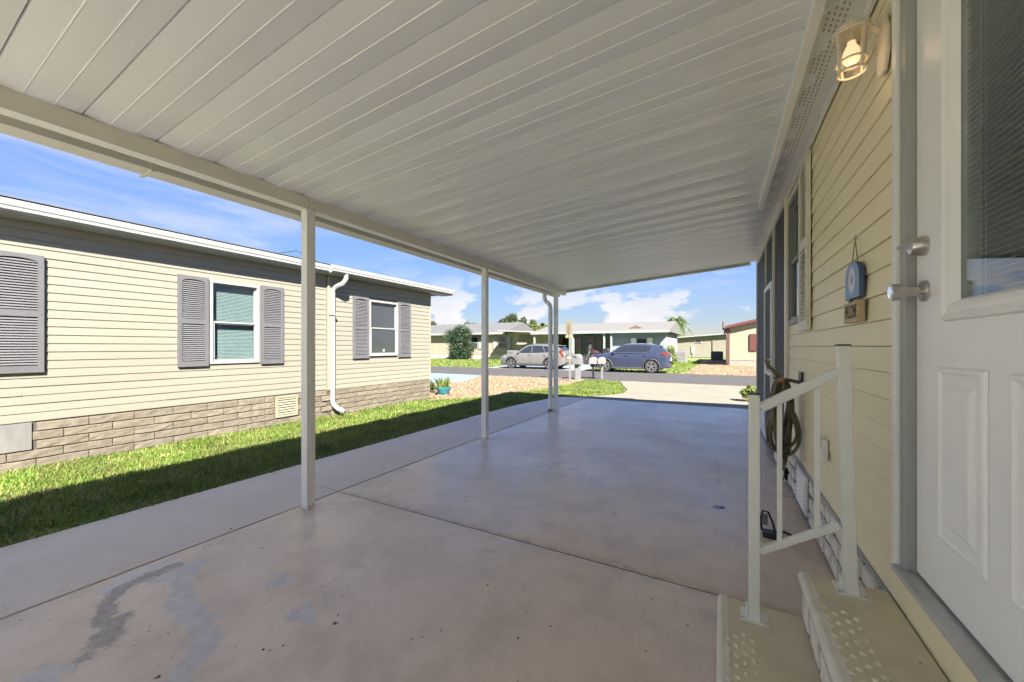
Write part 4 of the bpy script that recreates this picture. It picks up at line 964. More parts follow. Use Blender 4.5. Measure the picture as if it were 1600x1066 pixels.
# red-roofed house behind
rh = thing('far_house', (-15, 52, 0), 'low house with a red metal roof far behind the yellow house', 'house')
M_red = mat('red_metal_roof', (.22, .05, .045), .55, .2, 4, stretch=(8, 1, 1))
MB().box(-22.5, -15, 52, 58, 0, 2.7).build('wall', M_yel, rh); MB().prism([(51.4, 2.6), (58.6, 2.6), (55, 4.3)], 'x', -23, -14.6).build('roof', M_red, rh)
win_x(rh, 51.98, -19, -18, 1.1, 2.2); win_x(rh, 51.98, -17.2, -16.2, 1.1, 2.2)

# grey-blue house with carport
bh = thing('far_house', (-8, 33, 0), 'pale blue house with long grey roof and open carport behind the cars', 'house')
M_blus = lapmat('far_blue_siding', (.20, .235, .255)); M_teal = lapmat('far_teal_siding', (.20, .285, .30)); M_lgrey = mat('light_grey_roof', (.12, .117, .11), .8, .10, 1.5, bump=.3, bscale=10)
M_frz = lapmat('far_blue_frieze', (.15, .215, .26), .12)
MB().box(-8.2, -3.95, 33.0, 42, 0, 2.0).build('wall', M_blus, bh); MB().box(-8.2, -3.95, 33.0, 42, 2.003, 2.52).build('frieze', M_frz, bh)
MB().box(-15.0, -8.22, 37.0, 42, 0, 2.52).build('wall', M_teal, bh)
MB().prism([(32.3, 2.50), (42.7, 2.50), (42.7, 2.60), (37.5, 3.62), (32.3, 2.60)], 'x', -15.6, -3.55).build('roof', M_lgrey, bh)
MB().box(-15.62, -3.53, 32.22, 32.298, 2.44, 2.64).build('fascia', M_nw, bh)
MB().prism([(33.0, 0), (42.0, 0), (42.0, 2.49), (37.5, 3.50), (33.0, 2.49)], 'x', -3.949, -3.90).build('gable_board', mat('white_board', (.26, .265, .262), .6, .05), bh)
for k in range(14): MB().box(-3.899, -3.88, 33.2 + k * .63, 33.24 + k * .63, 0, 2.48).build('batten', M_nw, bh)
for (a, b_) in ((33.3, 33.36),): pass
for x in (-15.3, -13.3, -11.6, -8.75, -8.15): MB().box(x - .07, x + .07, 32.4, 32.54, 0, 2.5).build('column', M_nw, bh)
MB().prism([(-9.05, 2.44), (-8.82, 2.44), (-8.82, 2.2)], 'y', 32.44, 32.50).build('bracket', M_nw, bh)
win_x(bh, 32.98, -6.2, -5.35, 1.0, 2.0); 
for x0 in (-6.62, -5.33): MB().box(x0, x0 + .40, 32.92, 32.985, .95, 2.02).build('shutter', M_shutw, bh)
MB().box(-8.72, -8.22, 36.9, 36.99, 0, 2.2).build('door', mat('slate_door', (.10, .12, .15), .5), bh)
for x0 in (-12.9, -11.75): win_x(bh, 36.96, x0, x0 + .95, .15, 2.25, mid=False)
win_x(bh, 36.96, -14.6, -13.4, .2, 2.25, mid=False)
MB().box(-11.0, -10.2, 36.92, 36.99, .1, 2.3).build('door', M_nw, bh)
MB().prism([(-6.9, 2.9), (-6.4, 3.12), (-5.9, 2.9)], 'y', 33.6, 34.6).build('roof_vent', mat('brown_vent', (.13, .07, .055), .7), bh)
# hanging baskets under the carport
for i, x in enumerate((-12.3, -10.6)):
    hb = thing('hanging_basket', (x, 34.0, 1.5), ('dark hanging basket under the blue house carport, nearer the silver car' if i == 0 else 'dark hanging basket under the blue house carport, nearer the mailbox'), 'basket', 'hanging baskets in the blue carport')
    MB().lathe([(.12, -.22), (.24, -.05), (.27, .0), (.2, .0)], (x, 34, 1.6), (0, 0, 1), 12).build('pot', M_black, hb, smooth=True)
    MB().tube([(x - .2, 34, 1.6), (x, 34, 2.15), (x + .2, 34, 1.6)], .012, 5).tube([(x, 34, 2.15), (x, 34, 2.5)], .012, 5).build('hanger', M_black, hb)

# beige house far right, and the red-trimmed house
eh = thing('far_house', (-2, 52, 0), 'beige house with low white roof beyond the green lawn', 'house')
M_bei = lapmat('far_beige_siding', (.20, .185, .145))
MB().prism([(-6.5, 0), (9, 0), (9, 3.4), (-6.5, 2.25)], 'y', 52, 62).build('wall', M_bei, eh)
MB().prism([(-7.0, 2.22), (9.4, 3.42), (9.4, 3.56), (-7.0, 2.36)], 'y', 51.5, 62.4).build('roof', M_nw, eh)
win_x(eh, 51.98, -2.8, -2.1, 1.75, 2.15, mid=False)
MB().box(-.95, -.85, 51.9, 51.99, .05, 2.3).build('downspout', mat('brown_pipe', (.14, .10, .08), .6), eh)
MB().box(-3.2, -2.9, 51.88, 51.99, .5, 1.4).tube([(-3.05, 51.92, 0), (-3.05, 51.92, .5)], .04, 6).build('meter_box', mat('grey_meter', (.36, .36, .35), .6), eh)
th = thing('far_house', (1, 31, 0), 'cream yellow house with dark red trim beyond the gravel bed', 'house')
M_yel2 = lapmat('far_pale_yellow_siding', (.27, .245, .175)); M_rtrim = mat('dark_red_trim', (.085, .024, .022), .55, .12, 5); M_brn = mat('brown_trim', (.09, .045, .036), .6, .15, 5)
MB().prism([(.44, .36), (8, .36), (8, 4.0), (7.4, 4.28), (.44, 2.60)], 'y', 31, 44).build('wall', M_yel2, th)
M_lat = mat('white_lattice', (.20, .188, .162), .7, .25, 14)
MB().box(.46, 8, 31.02, 43.9, -.05, .358).build('skirt', M_lat, th)
MB().prism([(.22, 2.56), (7.4, 4.29), (7.4, 4.47), (.22, 2.74)], 'y', 30.6, 44.3).build('roof', M_rtrim, th)
MB().box(.40, .52, 30.93, 30.998, .0, 2.55).build('corner_trim', M_brn, th)
MB().tube([(.22, 30.9, 2.6), (.20, 30.9, 2.3), (.33, 30.9, 2.1), (.33, 30.9, .1)], .05, 6).tube([(.12, 31.2, 2.5), (.12, 31.2, 3.1)], .06, 6).build('downspout', M_brn, th)
MB().box(1.72, 2.15, 30.9, 30.995, 1.05, 2.18).build('shutter', M_rtrim, th); win_x(th, 30.97, 2.17, 3.1, 1.05, 2.18)
MB().box(3.12, 3.55, 30.9, 30.995, 1.05, 2.18).build('shutter', M_rtrim, th)

def ac_unit(x, y, w_, h_, c, label):
    t = thing('air_conditioner', (x, y, 0), label, 'air conditioner')
    m = mat('ac_' + str(c), (c, c, c * 1.02), .5, .08, 4)
    MB().box(x - w_ / 2, x + w_ / 2, y - w_ / 2, y + w_ / 2, .05, h_).build('cabinet', m, t, bevel=.03)
    MB().box(x - w_ / 2 - .05, x + w_ / 2 + .05, y - w_ / 2 - .05, y + w_ / 2 + .05, -.04, .05).build('pad', M_apron, t)
    f = MB()
    for k in range(9): f.box(x - w_ / 2 + .06, x + w_ / 2 - .06, y - w_ / 2 - .008, y - w_ / 2 - .001, .14 + k * (h_ - .25) / 9, .155 + k * (h_ - .25) / 9)
    f.build('grille', M_black if c < .2 else mat('ac_grille', (.2, .2, .2), .6), t)
    MB().lathe([(w_ * .4, h_), (w_ * .4, h_ + .02), (w_ * .3, h_ + .03)], (x, y, 0), (0, 0, 1), 16).build('fan_guard', M_black, t)
ac_unit(-3.1, 37.0, .85, .95, .18, 'light grey air conditioner box at the corner of the blue house')
ac_unit(-.35, 40.6, 1.0, .85, .06, 'dark air conditioner beside the red trimmed house')
ac_unit(-17.9, 33.0, .8, .95, .14, 'grey air conditioner in front of the pale yellow house')

# ================================================================== VEHICLES
def interp(x, pts):
    pts = sorted(pts); 
    return float(np.interp(x, [p[0] for p in pts], [p[1] for p in pts]))
def loft(mb, rings):
    k = len(mb.v); n = len(rings[0])
    for r in rings: mb.v += r
    for i in range(len(rings) - 1):
        for j in range(n - 1):
            a = k + i * n + j; mb.f.append((a, a + 1, a + 1 + n, a + n))
    mb.f.append(tuple(k + j for j in range(n))); mb.f.append(tuple(k + (len(rings) - 1) * n + j for j in reversed(range(n))))
    return mb
def suv(name, label, loc, rz, paint, P, rail_c, spoke_n):
    t = thing(name, loc, label, 'car', 'cars parked across the street', local=True, rz=rz)
    L2 = P['L'] / 2; W = P['W'] / 2; H = P['H']; xf, xr = P['xf'], P['xr']; RW = P['RW']; RA = RW + .065
    top = P['top']; wid = P['wid']; roof = P['roof']
    M_p = mat(name + '_paint_' + label[:9], paint, .28, .04, 2, metal=P['metal'], coat=.8)
    M_cl = mat('car_cladding', (.035, .036, .038), .6); M_gl = mat('car_glass', (.018, .021, .025), .05, spec=.9)
    xs = sorted(set([round(v, 3) for v in list(np.linspace(-L2, L2, 60)) + [xf + RA * math.cos(a) for a in np.linspace(0, math.pi, 17)] + [xr + RA * math.cos(a) for a in np.linspace(0, math.pi, 17)]]))
    def bot(x):
        z = interp(x, [(-L2, .40), (-L2 + .35, .26), (0, .22), (L2 - .4, .24), (L2, .34)])
        for c in (xf, xr):
            if abs(x - c) < RA: z = max(z, RW + math.sqrt(max(0, RA * RA - (x - c) ** 2)))
        return z
    rings = []
    for x in xs:
        b_ = bot(x); tp = interp(x, top); w_ = W * interp(x, wid); tp = max(tp, b_ + .09)
        zl = max(b_ + .05, min(.45, tp - .3)); zm = max(b_ + .06, tp - .32); zs = max(b_ + .07, tp - .12)
        half = [(w_ * .80, b_), (w_ * .975, b_), (w_ * .985, zl), (w_, zm), (w_ * .975, zs), (w_ * .93, tp - .03), (w_ * .84, tp), (w_ * .4, tp + .018), (0, tp + .022)]
        rings.append([(x, -y, z) for y, z in half] + [(x, y, z) for y, z in reversed(half[:-1])])
    body = loft(MB(), rings).build('body', M_p, t, smooth=True)
    # cabin
    x0, x1 = P['cab']; cr_ = []; wb = .875 * W; wr = .66 * W + .05
    def rf(x): return interp(x, roof)
    def yside(x, z):
        tp = interp(x, top); return wb + (wr - wb) * (z - tp) / (H - .06 - tp)
    for x in np.linspace(x0, x1, 40):
        tp = interp(x, top) - .02; r = max(rf(x), tp + .015); fr = (r - tp) / (H - .06 - tp); wu = wb + (wr - wb) * min(1, fr)
        half = [(wb, tp - .03), (wb + (wu - wb) * .5, tp + (r - .05 - tp) * .5), (wu, r - .045 * min(1, fr * 2)), (wu - .05, r - .015), (wu - .14, r), (wu * .4, r + .018), (0, r + .022)]
        cr_.append([(x, -y, z) for y, z in half] + [(x, y, z) for y, z in reversed(half[:-1])])
    loft(MB(), cr_).build('cabin', M_p, t, smooth=True)
    for poly in P['win']:
        for s in (-1, 1):
            m_ = MB(); c = (sum(p[0] for p in poly) / len(poly), sum(p[1] for p in poly) / len(poly))
            V = [(x, s * (yside(x, z) + .007), z) for x, z in poly]; n = len(V); V += [(x, s * (yside(x, z) - .03), z) for x, z in poly]
            m_.add(V, [tuple(range(n))] + [(i, (i + 1) % n, n + (i + 1) % n, n + i) for i in range(n)]); m_.build('side_window', M_gl, t)
    for nm, (a, b_) in (('windscreen', P['ws']), ('rear_window', P['rw'])):
        m_ = MB(); k = 0; n = 7; xs2 = np.linspace(a, b_, 6)
        for x in xs2:
            tp = interp(x, top) - .02; r = rf(x); fr = min(1, (r - tp) / (H - .06 - tp)); wu = wb + (wr - wb) * fr - .10
            for u in np.linspace(-1, 1, n): m_.v.append((x, u * wu, r + .022 - .022 * abs(u) ** 1.5 + .008))
        for i in range(5):
            for j in range(n - 1): q = i * n + j; m_.f.append((q, q + 1, q + 1 + n, q + n))
        m_.build(nm, M_gl, t, smooth=True)
    # wheels
    M_ty = mat('tyre_rubber', (.022, .022, .023), .8); M_rm = mat('alloy_rim', (.42, .42, .42), .3, metal=.85)
    for c in (xf, xr):
        for s in (-1, 1):
            y0 = s * (W - .03); ax = (0, s, 0)
            tyr = MB().lathe([(RW * .66, -.20), (RW * .9, -.21), (RW, -.17), (RW, -.04), (RW * .93, 0), (RW * .70, .004), (RW * .68, -.03)], (c, y0, RW), ax, 28).build('wheel', M_ty, t, smooth=True)
            r = MB().lathe([(RW * .69, -.03), (RW * .69, -.02), (RW * .62, -.022), (RW * .60, -.055), (RW * .2, -.065)], (c, y0, RW), ax, 28)
            ro = r.build('rim', mat('rim_shadow', (.05, .05, .052), .5), tyr, smooth=True)
            sp = MB().lathe([(RW * .70, -.012), (RW * .70, .003), (RW * .63, .004), (RW * .63, -.02)], (c, y0, RW), ax, 28, cap=False)
            sp.lathe([(RW * .17, -.05), (RW * .16, .0), (RW * .05, .004)], (c, y0, RW), ax, 16)
            for k in range(spoke_n):
                an = 2 * math.pi * k / spoke_n + .3
                for da in (-.16, .16):
                    sp.bar((c + RW * .12 * math.cos(an + da * .5), y0 - s * .012, RW + RW * .12 * math.sin(an + da * .5)), (c + RW * .66 * math.cos(an + da), y0 - s * .006, RW + RW * .66 * math.sin(an + da)), .030, .038, (0, s, 0))
            sp.build('spoke', M_rm, tyr)
            # arch trim
            p = [(c + (RA - .005) * math.cos(a), s * (W * interp(c, wid) + .0), RW + (RA - .005) * math.sin(a)) for a in np.linspace(-.35, math.pi + .35, 25)]
            MB().tube(p, .028, 6).build('arch_trim', M_cl if P['clad'] else M_p, t, smooth=True)
    for s in (-1, 1):
        a, b_ = sorted((s * (W * .94), s * (W * 1.004)))
        MB().box(xr + RA + .01, xf - RA - .01, a, b_, .215, .215 + P['sill']).build('sill', M_cl, t, bevel=.02)
        a, b_ = sorted((s * (W * .93), s * (W * .93 + .15)))
        MB().box(P['mir'] - .05, P['mir'] + .07, a, b_, P['mz'], P['mz'] + .13).build('mirror', M_p if P['clad'] else M_p, t, bevel=.035)
        for hx in P['hnd']: 
            yy = s * (W * .985); a, b_ = sorted((yy, yy + s * .03)); MB().box(hx - .09, hx + .09, a, b_, P['hz'], P['hz'] + .035).build('door_handle', M_p if P['metal'] < .6 else M_rm, t, bevel=.01)
        for gx in P['gaps']:
            yy = s * (W * 1.0); a, b_ = sorted((yy - s * .03, yy + s * .0015)); MB().box(gx - .005, gx + .005, a, b_, .36, interp(gx, top) - .1).build('door_gap', M_dark, t)
        # lamps
        M_hl = mat('headlamp', (.55, .57, .6), .1, spec=.8); M_tl = mat('tail_lamp', tuple(q_ * .3 for q_ in P['tail']), .2, spec=.7)
        hx = L2 - .10; V = []
        yy = lambda x: s * (W * interp(x, wid) + .006)
        pr = [(L2 - .02, .66), (L2 - .02, .78), (L2 - .42, .86), (L2 - .40, .76)]
        m_ = MB(); m_.add([(x, yy(x) * .985 + s * .012, z) for x, z in pr] + [(x - .03, yy(x) * .8, z) for x, z in pr], [(0, 1, 2, 3), (7, 6, 5, 4), (0, 4, 5, 1), (1, 5, 6, 2), (2, 6, 7, 3), (3, 7, 4, 0)]); m_.build('headlight', M_hl, t)
        pr = P['tl']
        m_ = MB(); n = len(pr); m_.add([(x, yy(x) + s * .004, z) for x, z in pr] + [(x - .02, yy(x) * .72, z) for x, z in pr], [tuple(range(n))] + [(i, (i + 1) % n, n + (i + 1) % n, n + i) for i in range(n)] + [tuple(range(2 * n - 1, n - 1, -1))]); m_.build('tail_light', M_tl, t)
        xs3 = np.linspace(P['rail'][0], P['rail'][1], 9)
        MB().tube([(x, s * (wr - .06), rf(x) + .035 + (-.03 if i in (0, 8) else 0)) for i, x in enumerate(xs3)], .016, 6).build('roof_rail', rail_c, t, smooth=True)
        MB().tube([(x, s * (yside(x, z) + .01), z) for x, z in P['chrome']], .011, 5).build('window_trim', M_rm if P['bright'] else M_cl, t)
    MB().box(-L2 - .02, -L2 + .35, -W * .84, W * .84, .30, .50).build('rear_bumper', M_cl, t, bevel=.04)
    MB().box(L2 - .30, L2 + .015, -W * .72, W * .72, .25, .42).build('front_bumper', M_cl, t, bevel=.04)
    MB().box(L2 - .06, L2 + .012, -.45, .45, .55, .72).build('grille', M_cl, t, bevel=.02)
    MB().box(-L2 - .015, -L2 + .03, -.26, .26, .70, .84).build('plate', M_white, t)
    MB().box(P['spoil'][0] - .10, P['spoil'][0] + .12, -.52, .52, P['spoil'][1], P['spoil'][1] + .035).build('spoiler', M_p, t, bevel=.012)
    # underbody
    MB().box(-L2 + .4, L2 - .5, -W * .7, W * .7, .21, .34).build('underbody', M_dark, t)
    return t
silver = dict(L=4.60, W=1.86, H=1.68, xf=1.40, xr=-1.30, RW=.36, metal=.25, clad=True, sill=.17, bright=False,
    top=[(2.30, .78), (2.2, .88), (1.9, .96), (1.5, 1.03), (1.05, 1.09), (.6, 1.06), (0, 1.06), (-1.0, 1.10), (-1.7, 1.16), (-2.15, 1.17), (-2.3, 1.05)],
    wid=[(2.30, .70), (2.15, .86), (1.8, .96), (1.4, 1), (-1.6, 1), (-2.0, .96), (-2.2, .90), (-2.3, .82)],
    roof=[(1.12, 1.07), (.45, 1.56), (.2, 1.625), (-.3, 1.655), (-.9, 1.645), (-1.5, 1.60), (-1.75, 1.53), (-2.18, 1.15)], cab=(1.12, -2.2),
    win=[[(.86, 1.12), (.45, 1.43), (.20, 1.53), (-.02, 1.565), (-.02, 1.10)], [(-.08, 1.10), (-.08, 1.57), (-.75, 1.55), (-.95, 1.13)], [(-1.0, 1.14), (-.80, 1.55), (-1.18, 1.51), (-1.34, 1.38), (-1.40, 1.20)]],
    ws=(1.05, .40), rw=(-1.78, -2.12), mir=.82, mz=1.06, hnd=(.10, -.95), hz=.95, gaps=(.98, -.05, -1.0), tail=(.42, .09, .05),
    tl=[(-1.98, 1.28), (-2.10, 1.28), (-2.24, .95), (-2.26, .80), (-2.12, .82), (-2.05, 1.05)], rail=(.25, -1.3), chrome=[(.9, 1.10), (-1.4, 1.17)], spoil=(-1.80, 1.545))
_sv = suv('parked_suv', 'silver hatchback SUV parked across the street behind the far carport post', (-9.85, 21.15, -.012), math.pi + .0, (.15, .147, .136), silver, mat('rail_dark', (.05, .05, .05), .5), 5)
blue = dict(L=4.50, W=1.86, H=1.66, xf=1.32, xr=-1.30, RW=.37, metal=.45, clad=True, sill=.10, bright=True,
    top=[(2.25, .80), (2.15, .92), (1.9, 1.02), (1.5, 1.08), (1.0, 1.12), (.6, 1.08), (0, 1.07), (-1.0, 1.11), (-1.6, 1.17), (-2.1, 1.17), (-2.25, 1.02)],
    wid=[(2.25, .70), (2.12, .86), (1.8, .96), (1.35, 1), (-1.6, 1), (-2.0, .95), (-2.15, .90), (-2.25, .80)],
    roof=[(1.10, 1.09), (.45, 1.52), (.15, 1.60), (-.3, 1.635), (-.9, 1.625), (-1.45, 1.58), (-1.72, 1.50), (-2.12, 1.15)], cab=(1.10, -2.15),
    win=[[(.88, 1.13), (.45, 1.42), (.18, 1.52), (-.02, 1.55), (-.02, 1.11)], [(-.09, 1.11), (-.09, 1.555), (-.72, 1.54), (-.90, 1.15)], [(-.96, 1.16), (-.78, 1.54), (-1.22, 1.51), (-1.32, 1.44), (-1.18, 1.24)]],
    ws=(1.03, .40), rw=(-1.74, -2.06), mir=.78, mz=1.08, hnd=(.12, -.92), hz=.96, gaps=(.95, -.05, -.98), tail=(.36, .03, .04),
    tl=[(-1.72, 1.09), (-1.98, 1.19), (-2.16, 1.16), (-2.22, .98), (-2.02, .99)], rail=(.2, -1.35), chrome=[(.9, 1.115), (-.9, 1.14), (-1.2, 1.23), (-1.34, 1.44)], spoil=(-1.76, 1.515))
_bv = suv('parked_suv', 'metallic blue SUV parked on the far side of the street behind mailboxes', (-4.20, 20.74, -.012), math.pi + .02, (.043, .052, .092), blue, mat('rail_grey', (.16, .16, .17), .4), 5)

_sv.scale = (.92, .92, .88); _bv.scale = (.88, .88, .885)
def motorbike():
    x, y = PX(931, 28.0)
    t = thing('motorcycle', (x, y, 0), 'dark red and black motorcycle parked in front of the blue house', 'motorcycle')
    M_t = mat('tyre_rubber', (.02,) * 3, .8); M_r = mat('maroon_paint', (.05, .018, .016), .35, coat=.5)
    for dx in (-.72, .72):
        wl = MB().lathe([(.22, -.06), (.30, -.065), (.33, 0), (.30, .065), (.22, .06)], (x + dx, y, .33), (0, 1, 0), 24).build('wheel', M_t, t, smooth=True)
        MB().lathe([(.21, -.03), (.21, .03), (.04, .04)], (x + dx, y, .33), (0, 1, 0), 16).build('rim', M_steel, wl)
        MB().tube([(x + dx + .37 * math.cos(a), y, .33 + .37 * math.sin(a)) for a in np.linspace(.2, 2.9, 12)], .06, 8).build('fender', M_black, t, smooth=True)
    MB().lathe([(.02, -.34), (.13, -.28), (.17, -.05), (.15, .18), (.05, .30)], (x - .1, y, .88), (-1, 0, .1), 14).build('fuel_tank', M_r, t, smooth=True)
    MB().box(x + .12, x + .75, y - .14, y + .14, .74, .88).build('seat', M_black, t, bevel=.05)
    MB().box(x - .30, x + .25, y - .16, y + .16, .28, .72).build('engine', mat('engine_grey', (.16, .16, .16), .4, metal=.6), t, bevel=.04)
    MB().tube([(x - .72, y - .09, .33), (x - .42, y - .09, 1.05)], .03, 8).tube([(x - .72, y + .09, .33), (x - .42, y + .09, 1.05)], .03, 8).build('fork', M_steel, t)
    MB().tube([(x - .25, y - .38, 1.12), (x - .40, y - .2, 1.12), (x - .42, y, 1.06), (x - .40, y + .2, 1.12), (x - .25, y + .38, 1.12)], .018, 8).build('handlebar', M_black, t)
    MB().prism([(x - .52, 1.0), (x - .44, 1.45), (x - .40, 1.45), (x - .46, 1.0)], 'y', y - .25, y + .25).build('windshield', M_pane, t)
    MB().box(x + .52, x + 1.0, y - .25, y + .25, .80, 1.18).build('top_case', M_black, t, bevel=.06)
motorbike()

# ================================================================== STREET FURNITURE
def mailbox_tower():
    x, y = -5.0, 14.62
    t = thing('mailbox', (x, y, 0), 'white plastic mailbox on a thick grey white post by the road', 'mailbox', 'mailboxes along the road')
    M_m = mat('mailbox_plastic', (.145, .148, .152), .5, .05, 5)
    MB().box(x - .11, x + .11, y - .10, y + .10, -.04, .60).build('post', M_m, t, bevel=.03)
    MB().box(x - .025, x + .025, y - .104, y - .1005, .05, .58).build('post_groove', mat('groove_grey', (.2, .21, .22), .6), t)
    pr = [(x - .155, .60), (x + .155, .60), (x + .155, .86)] + [(x + .155 * math.cos(a), .86 + .15 * math.sin(a)) for a in np.linspace(.2, math.pi - .2, 9)] + [(x - .155, .86)]
    bx_ = MB().prism(pr, 'y', y - .20, y + .20).build('box', M_m, t, bevel=.015)
    MB().prism([(x + (p - x) * .93, .78 + (q - .78) * .93) for p, q in pr], 'y', y - .215, y - .201).build('door', M_m, bx_)
    M_g = mat('mailbox_mark', (.16, .17, .18), .5)
    hd = MB(); hd.tube([(x - .10, y - .22, .92), (x - .04, y - .245, .95), (x + .03, y - .245, .92), (x + .03, y - .22, .84)], .012, 6); hd.box(x - .10, x - .02, y - .219, y - .2155, .80, .84); hd.box(x - .13, x + .08, y - .22, y - .2155, .705, .725); hd.build('handle', M_g, bx_)
mailbox_tower()
M_mbw = mat('white_mailbox_metal', (.22, .216, .205), .4, .04, 6)
for i, (px_, lab, pm_) in enumerate(((927, 'small white mailbox on a thin black post, nearer the grey mailbox', M_black), (940.5, 'small white mailbox on a thin grey post, nearest the driveway', mat('weathered_post', (.15, .15, .16), .7)))):
    x, y = PX(px_, 15.65)
    t = thing('mailbox', (x, y, 0), lab, 'mailbox', 'mailboxes along the road')
    MB().box(x - .035, x + .035, y - .035, y + .035, -.04, .60).build('post', pm_, t)
    w_ = .135 if i == 0 else .125
    pr = [(x - w_, .60), (x + w_, .60), (x + w_, .76)] + [(x + w_ * math.cos(a), .76 + .12 * math.sin(a)) for a in np.linspace(.25, math.pi - .25, 9)] + [(x - w_, .76)]
    b_ = MB().prism(pr, 'y', y - .15, y + .15).build('box', M_mbw, t, bevel=.012)
    MB().prism([(x + (p - x) * .94, .73 + (q - .73) * .94) for p, q in pr], 'y', y - .162, y - .151).build('door', M_mbw, b_)
def street_sign():
    x, y = PX(890.5, 14.6)
    t = thing('street_sign', (x, y, 0), 'tall beige sign panel on a thin pole between carport post and mailbox', 'sign')
    M_s = mat('beige_sign', (.16, .147, .105), .6, .08, 5); M_pl = mat('pale_pole', (.17, .167, .15), .5, .06, 5)
    MB().box(x - .03, x + .03, y - .025, y + .025, -.04, 1.78).build('pole', M_pl, t)
    MB().box(x - .175, x + .095, y + .026, y + .05, 1.66, 2.30).build('panel', M_s, t, bevel=.004)
    MB().box(x - .10, x - .02, y + .020, y + .0255, 1.80, 2.14).build('slot', mat('sign_slot', (.10, .085, .06), .7), t)
    MB().box(x - .175, x + .095, y - .0, y + .0255, 1.64, 1.72).build('bracket', mat('yellow_bracket', (.30, .25, .10), .6), t)
street_sign()

# ================================================================== PLANTS
def leaf_cloud(name, centers, radii, n, size, m, parent=None, squash=1.0, asp=.45, zmin=None):
    centers = np.asarray(centers, float); radii = np.asarray(radii, float); w_ = radii ** 2; idx = rng.choice(len(centers), n, p=w_ / w_.sum())
    d = rng.normal(size=(n, 3)); d /= np.linalg.norm(d, axis=1)[:, None]; rad = rng.uniform(.45, 1.0, n) ** .6 * (1 + .12 * rng.normal(size=n))
    P = centers[idx] + d * (radii[idx] * rad)[:, None] * np.array([1, 1, squash])
    if zmin is not None: P[:, 2] = np.maximum(P[:, 2], zmin + rng.uniform(0, .2, n))
    u = d * .6 + rng.normal(size=(n, 3)) * .7; u[:, 2] += .15; u /= np.linalg.norm(u, axis=1)[:, None]
    v = np.cross(u, rng.normal(size=(n, 3))); v /= np.linalg.norm(v, axis=1)[:, None]
    s = size * rng.uniform(.6, 1.4, n)[:, None]
    V = np.stack([P - u * s, P + v * s * asp, P + u * s, P - v * s * asp], 1).reshape(-1, 3); F = np.arange(4 * n).reshape(n, 4)
    return mesh_np(name, V, F, m, parent)
M_bark = mat('bark', (.13, .10, .075), .9, .25, 8, bump=.5, bscale=20)
M_lf1 = leaf_mat('bush_leaf', (.036, .062, .030), .45, .02, .25); M_lf2 = leaf_mat('oak_leaf', (.065, .085, .038), .4, .03, .25); M_lf3 = leaf_mat('palm_leaf', (.075, .115, .035), .4, .02, .3)
M_lf4 = leaf_mat('olive_leaf', (.10, .12, .04), .4, .03, .3); M_lf5 = leaf_mat('light_shrub_leaf', (.16, .20, .05), .4, .04, .35)

def tree(name, label, x, y, crown, trunk_h, n, size, m, r=.16, cat='tree', group=None, squash=1.0, zmin=None, asp=.45):
    t = thing(name, (x, y, 0), label, cat, group)
    tb = MB(); top = Vector((x, y, trunk_h)); tb.tube([(x, y, -.05), (x + .05, y, trunk_h * .5), top], [r * 1.3, r, r * .75], 8)
    for c, rad in crown[:9]: tb.tube([top, (top + Vector(c)) / 2 + Vector((0, 0, .1)), Vector(c)], [r * .6, r * .4, r * .12], 6)
    tb.build('trunk', M_bark, t, smooth=True)
    leaf_cloud('crown', [c for c, _ in crown], [q for _, q in crown], n, size, m, t, squash, asp, zmin); return t
def blob_crown(x, y, z, rx, rz_, n, r0, r1, seed, ry=None):
    q = random.Random(seed); out = []; ry = ry or rx
    for _ in range(n):
        a = q.uniform(0, 6.283); s = q.uniform(-1, 1); rr_ = math.sqrt(max(0, 1 - s * s)) * q.uniform(.35, 1)
        out.append(((x + rx * rr_ * math.cos(a), y + ry * rr_ * math.sin(a), z + rz_ * s), q.uniform(r0, r1)))
    return out
# big round bush
bxx, byy = PX(718, 40.0)
tree('round_bush', 'large dark green rounded bush in front of the cream house', bxx, byy, blob_crown(bxx, byy, 1.72, 1.25, 1.2, 34, .45, .85, 5), .5, 15000, .13, M_lf1, .10, 'bush', zmin=.05, asp=.17)
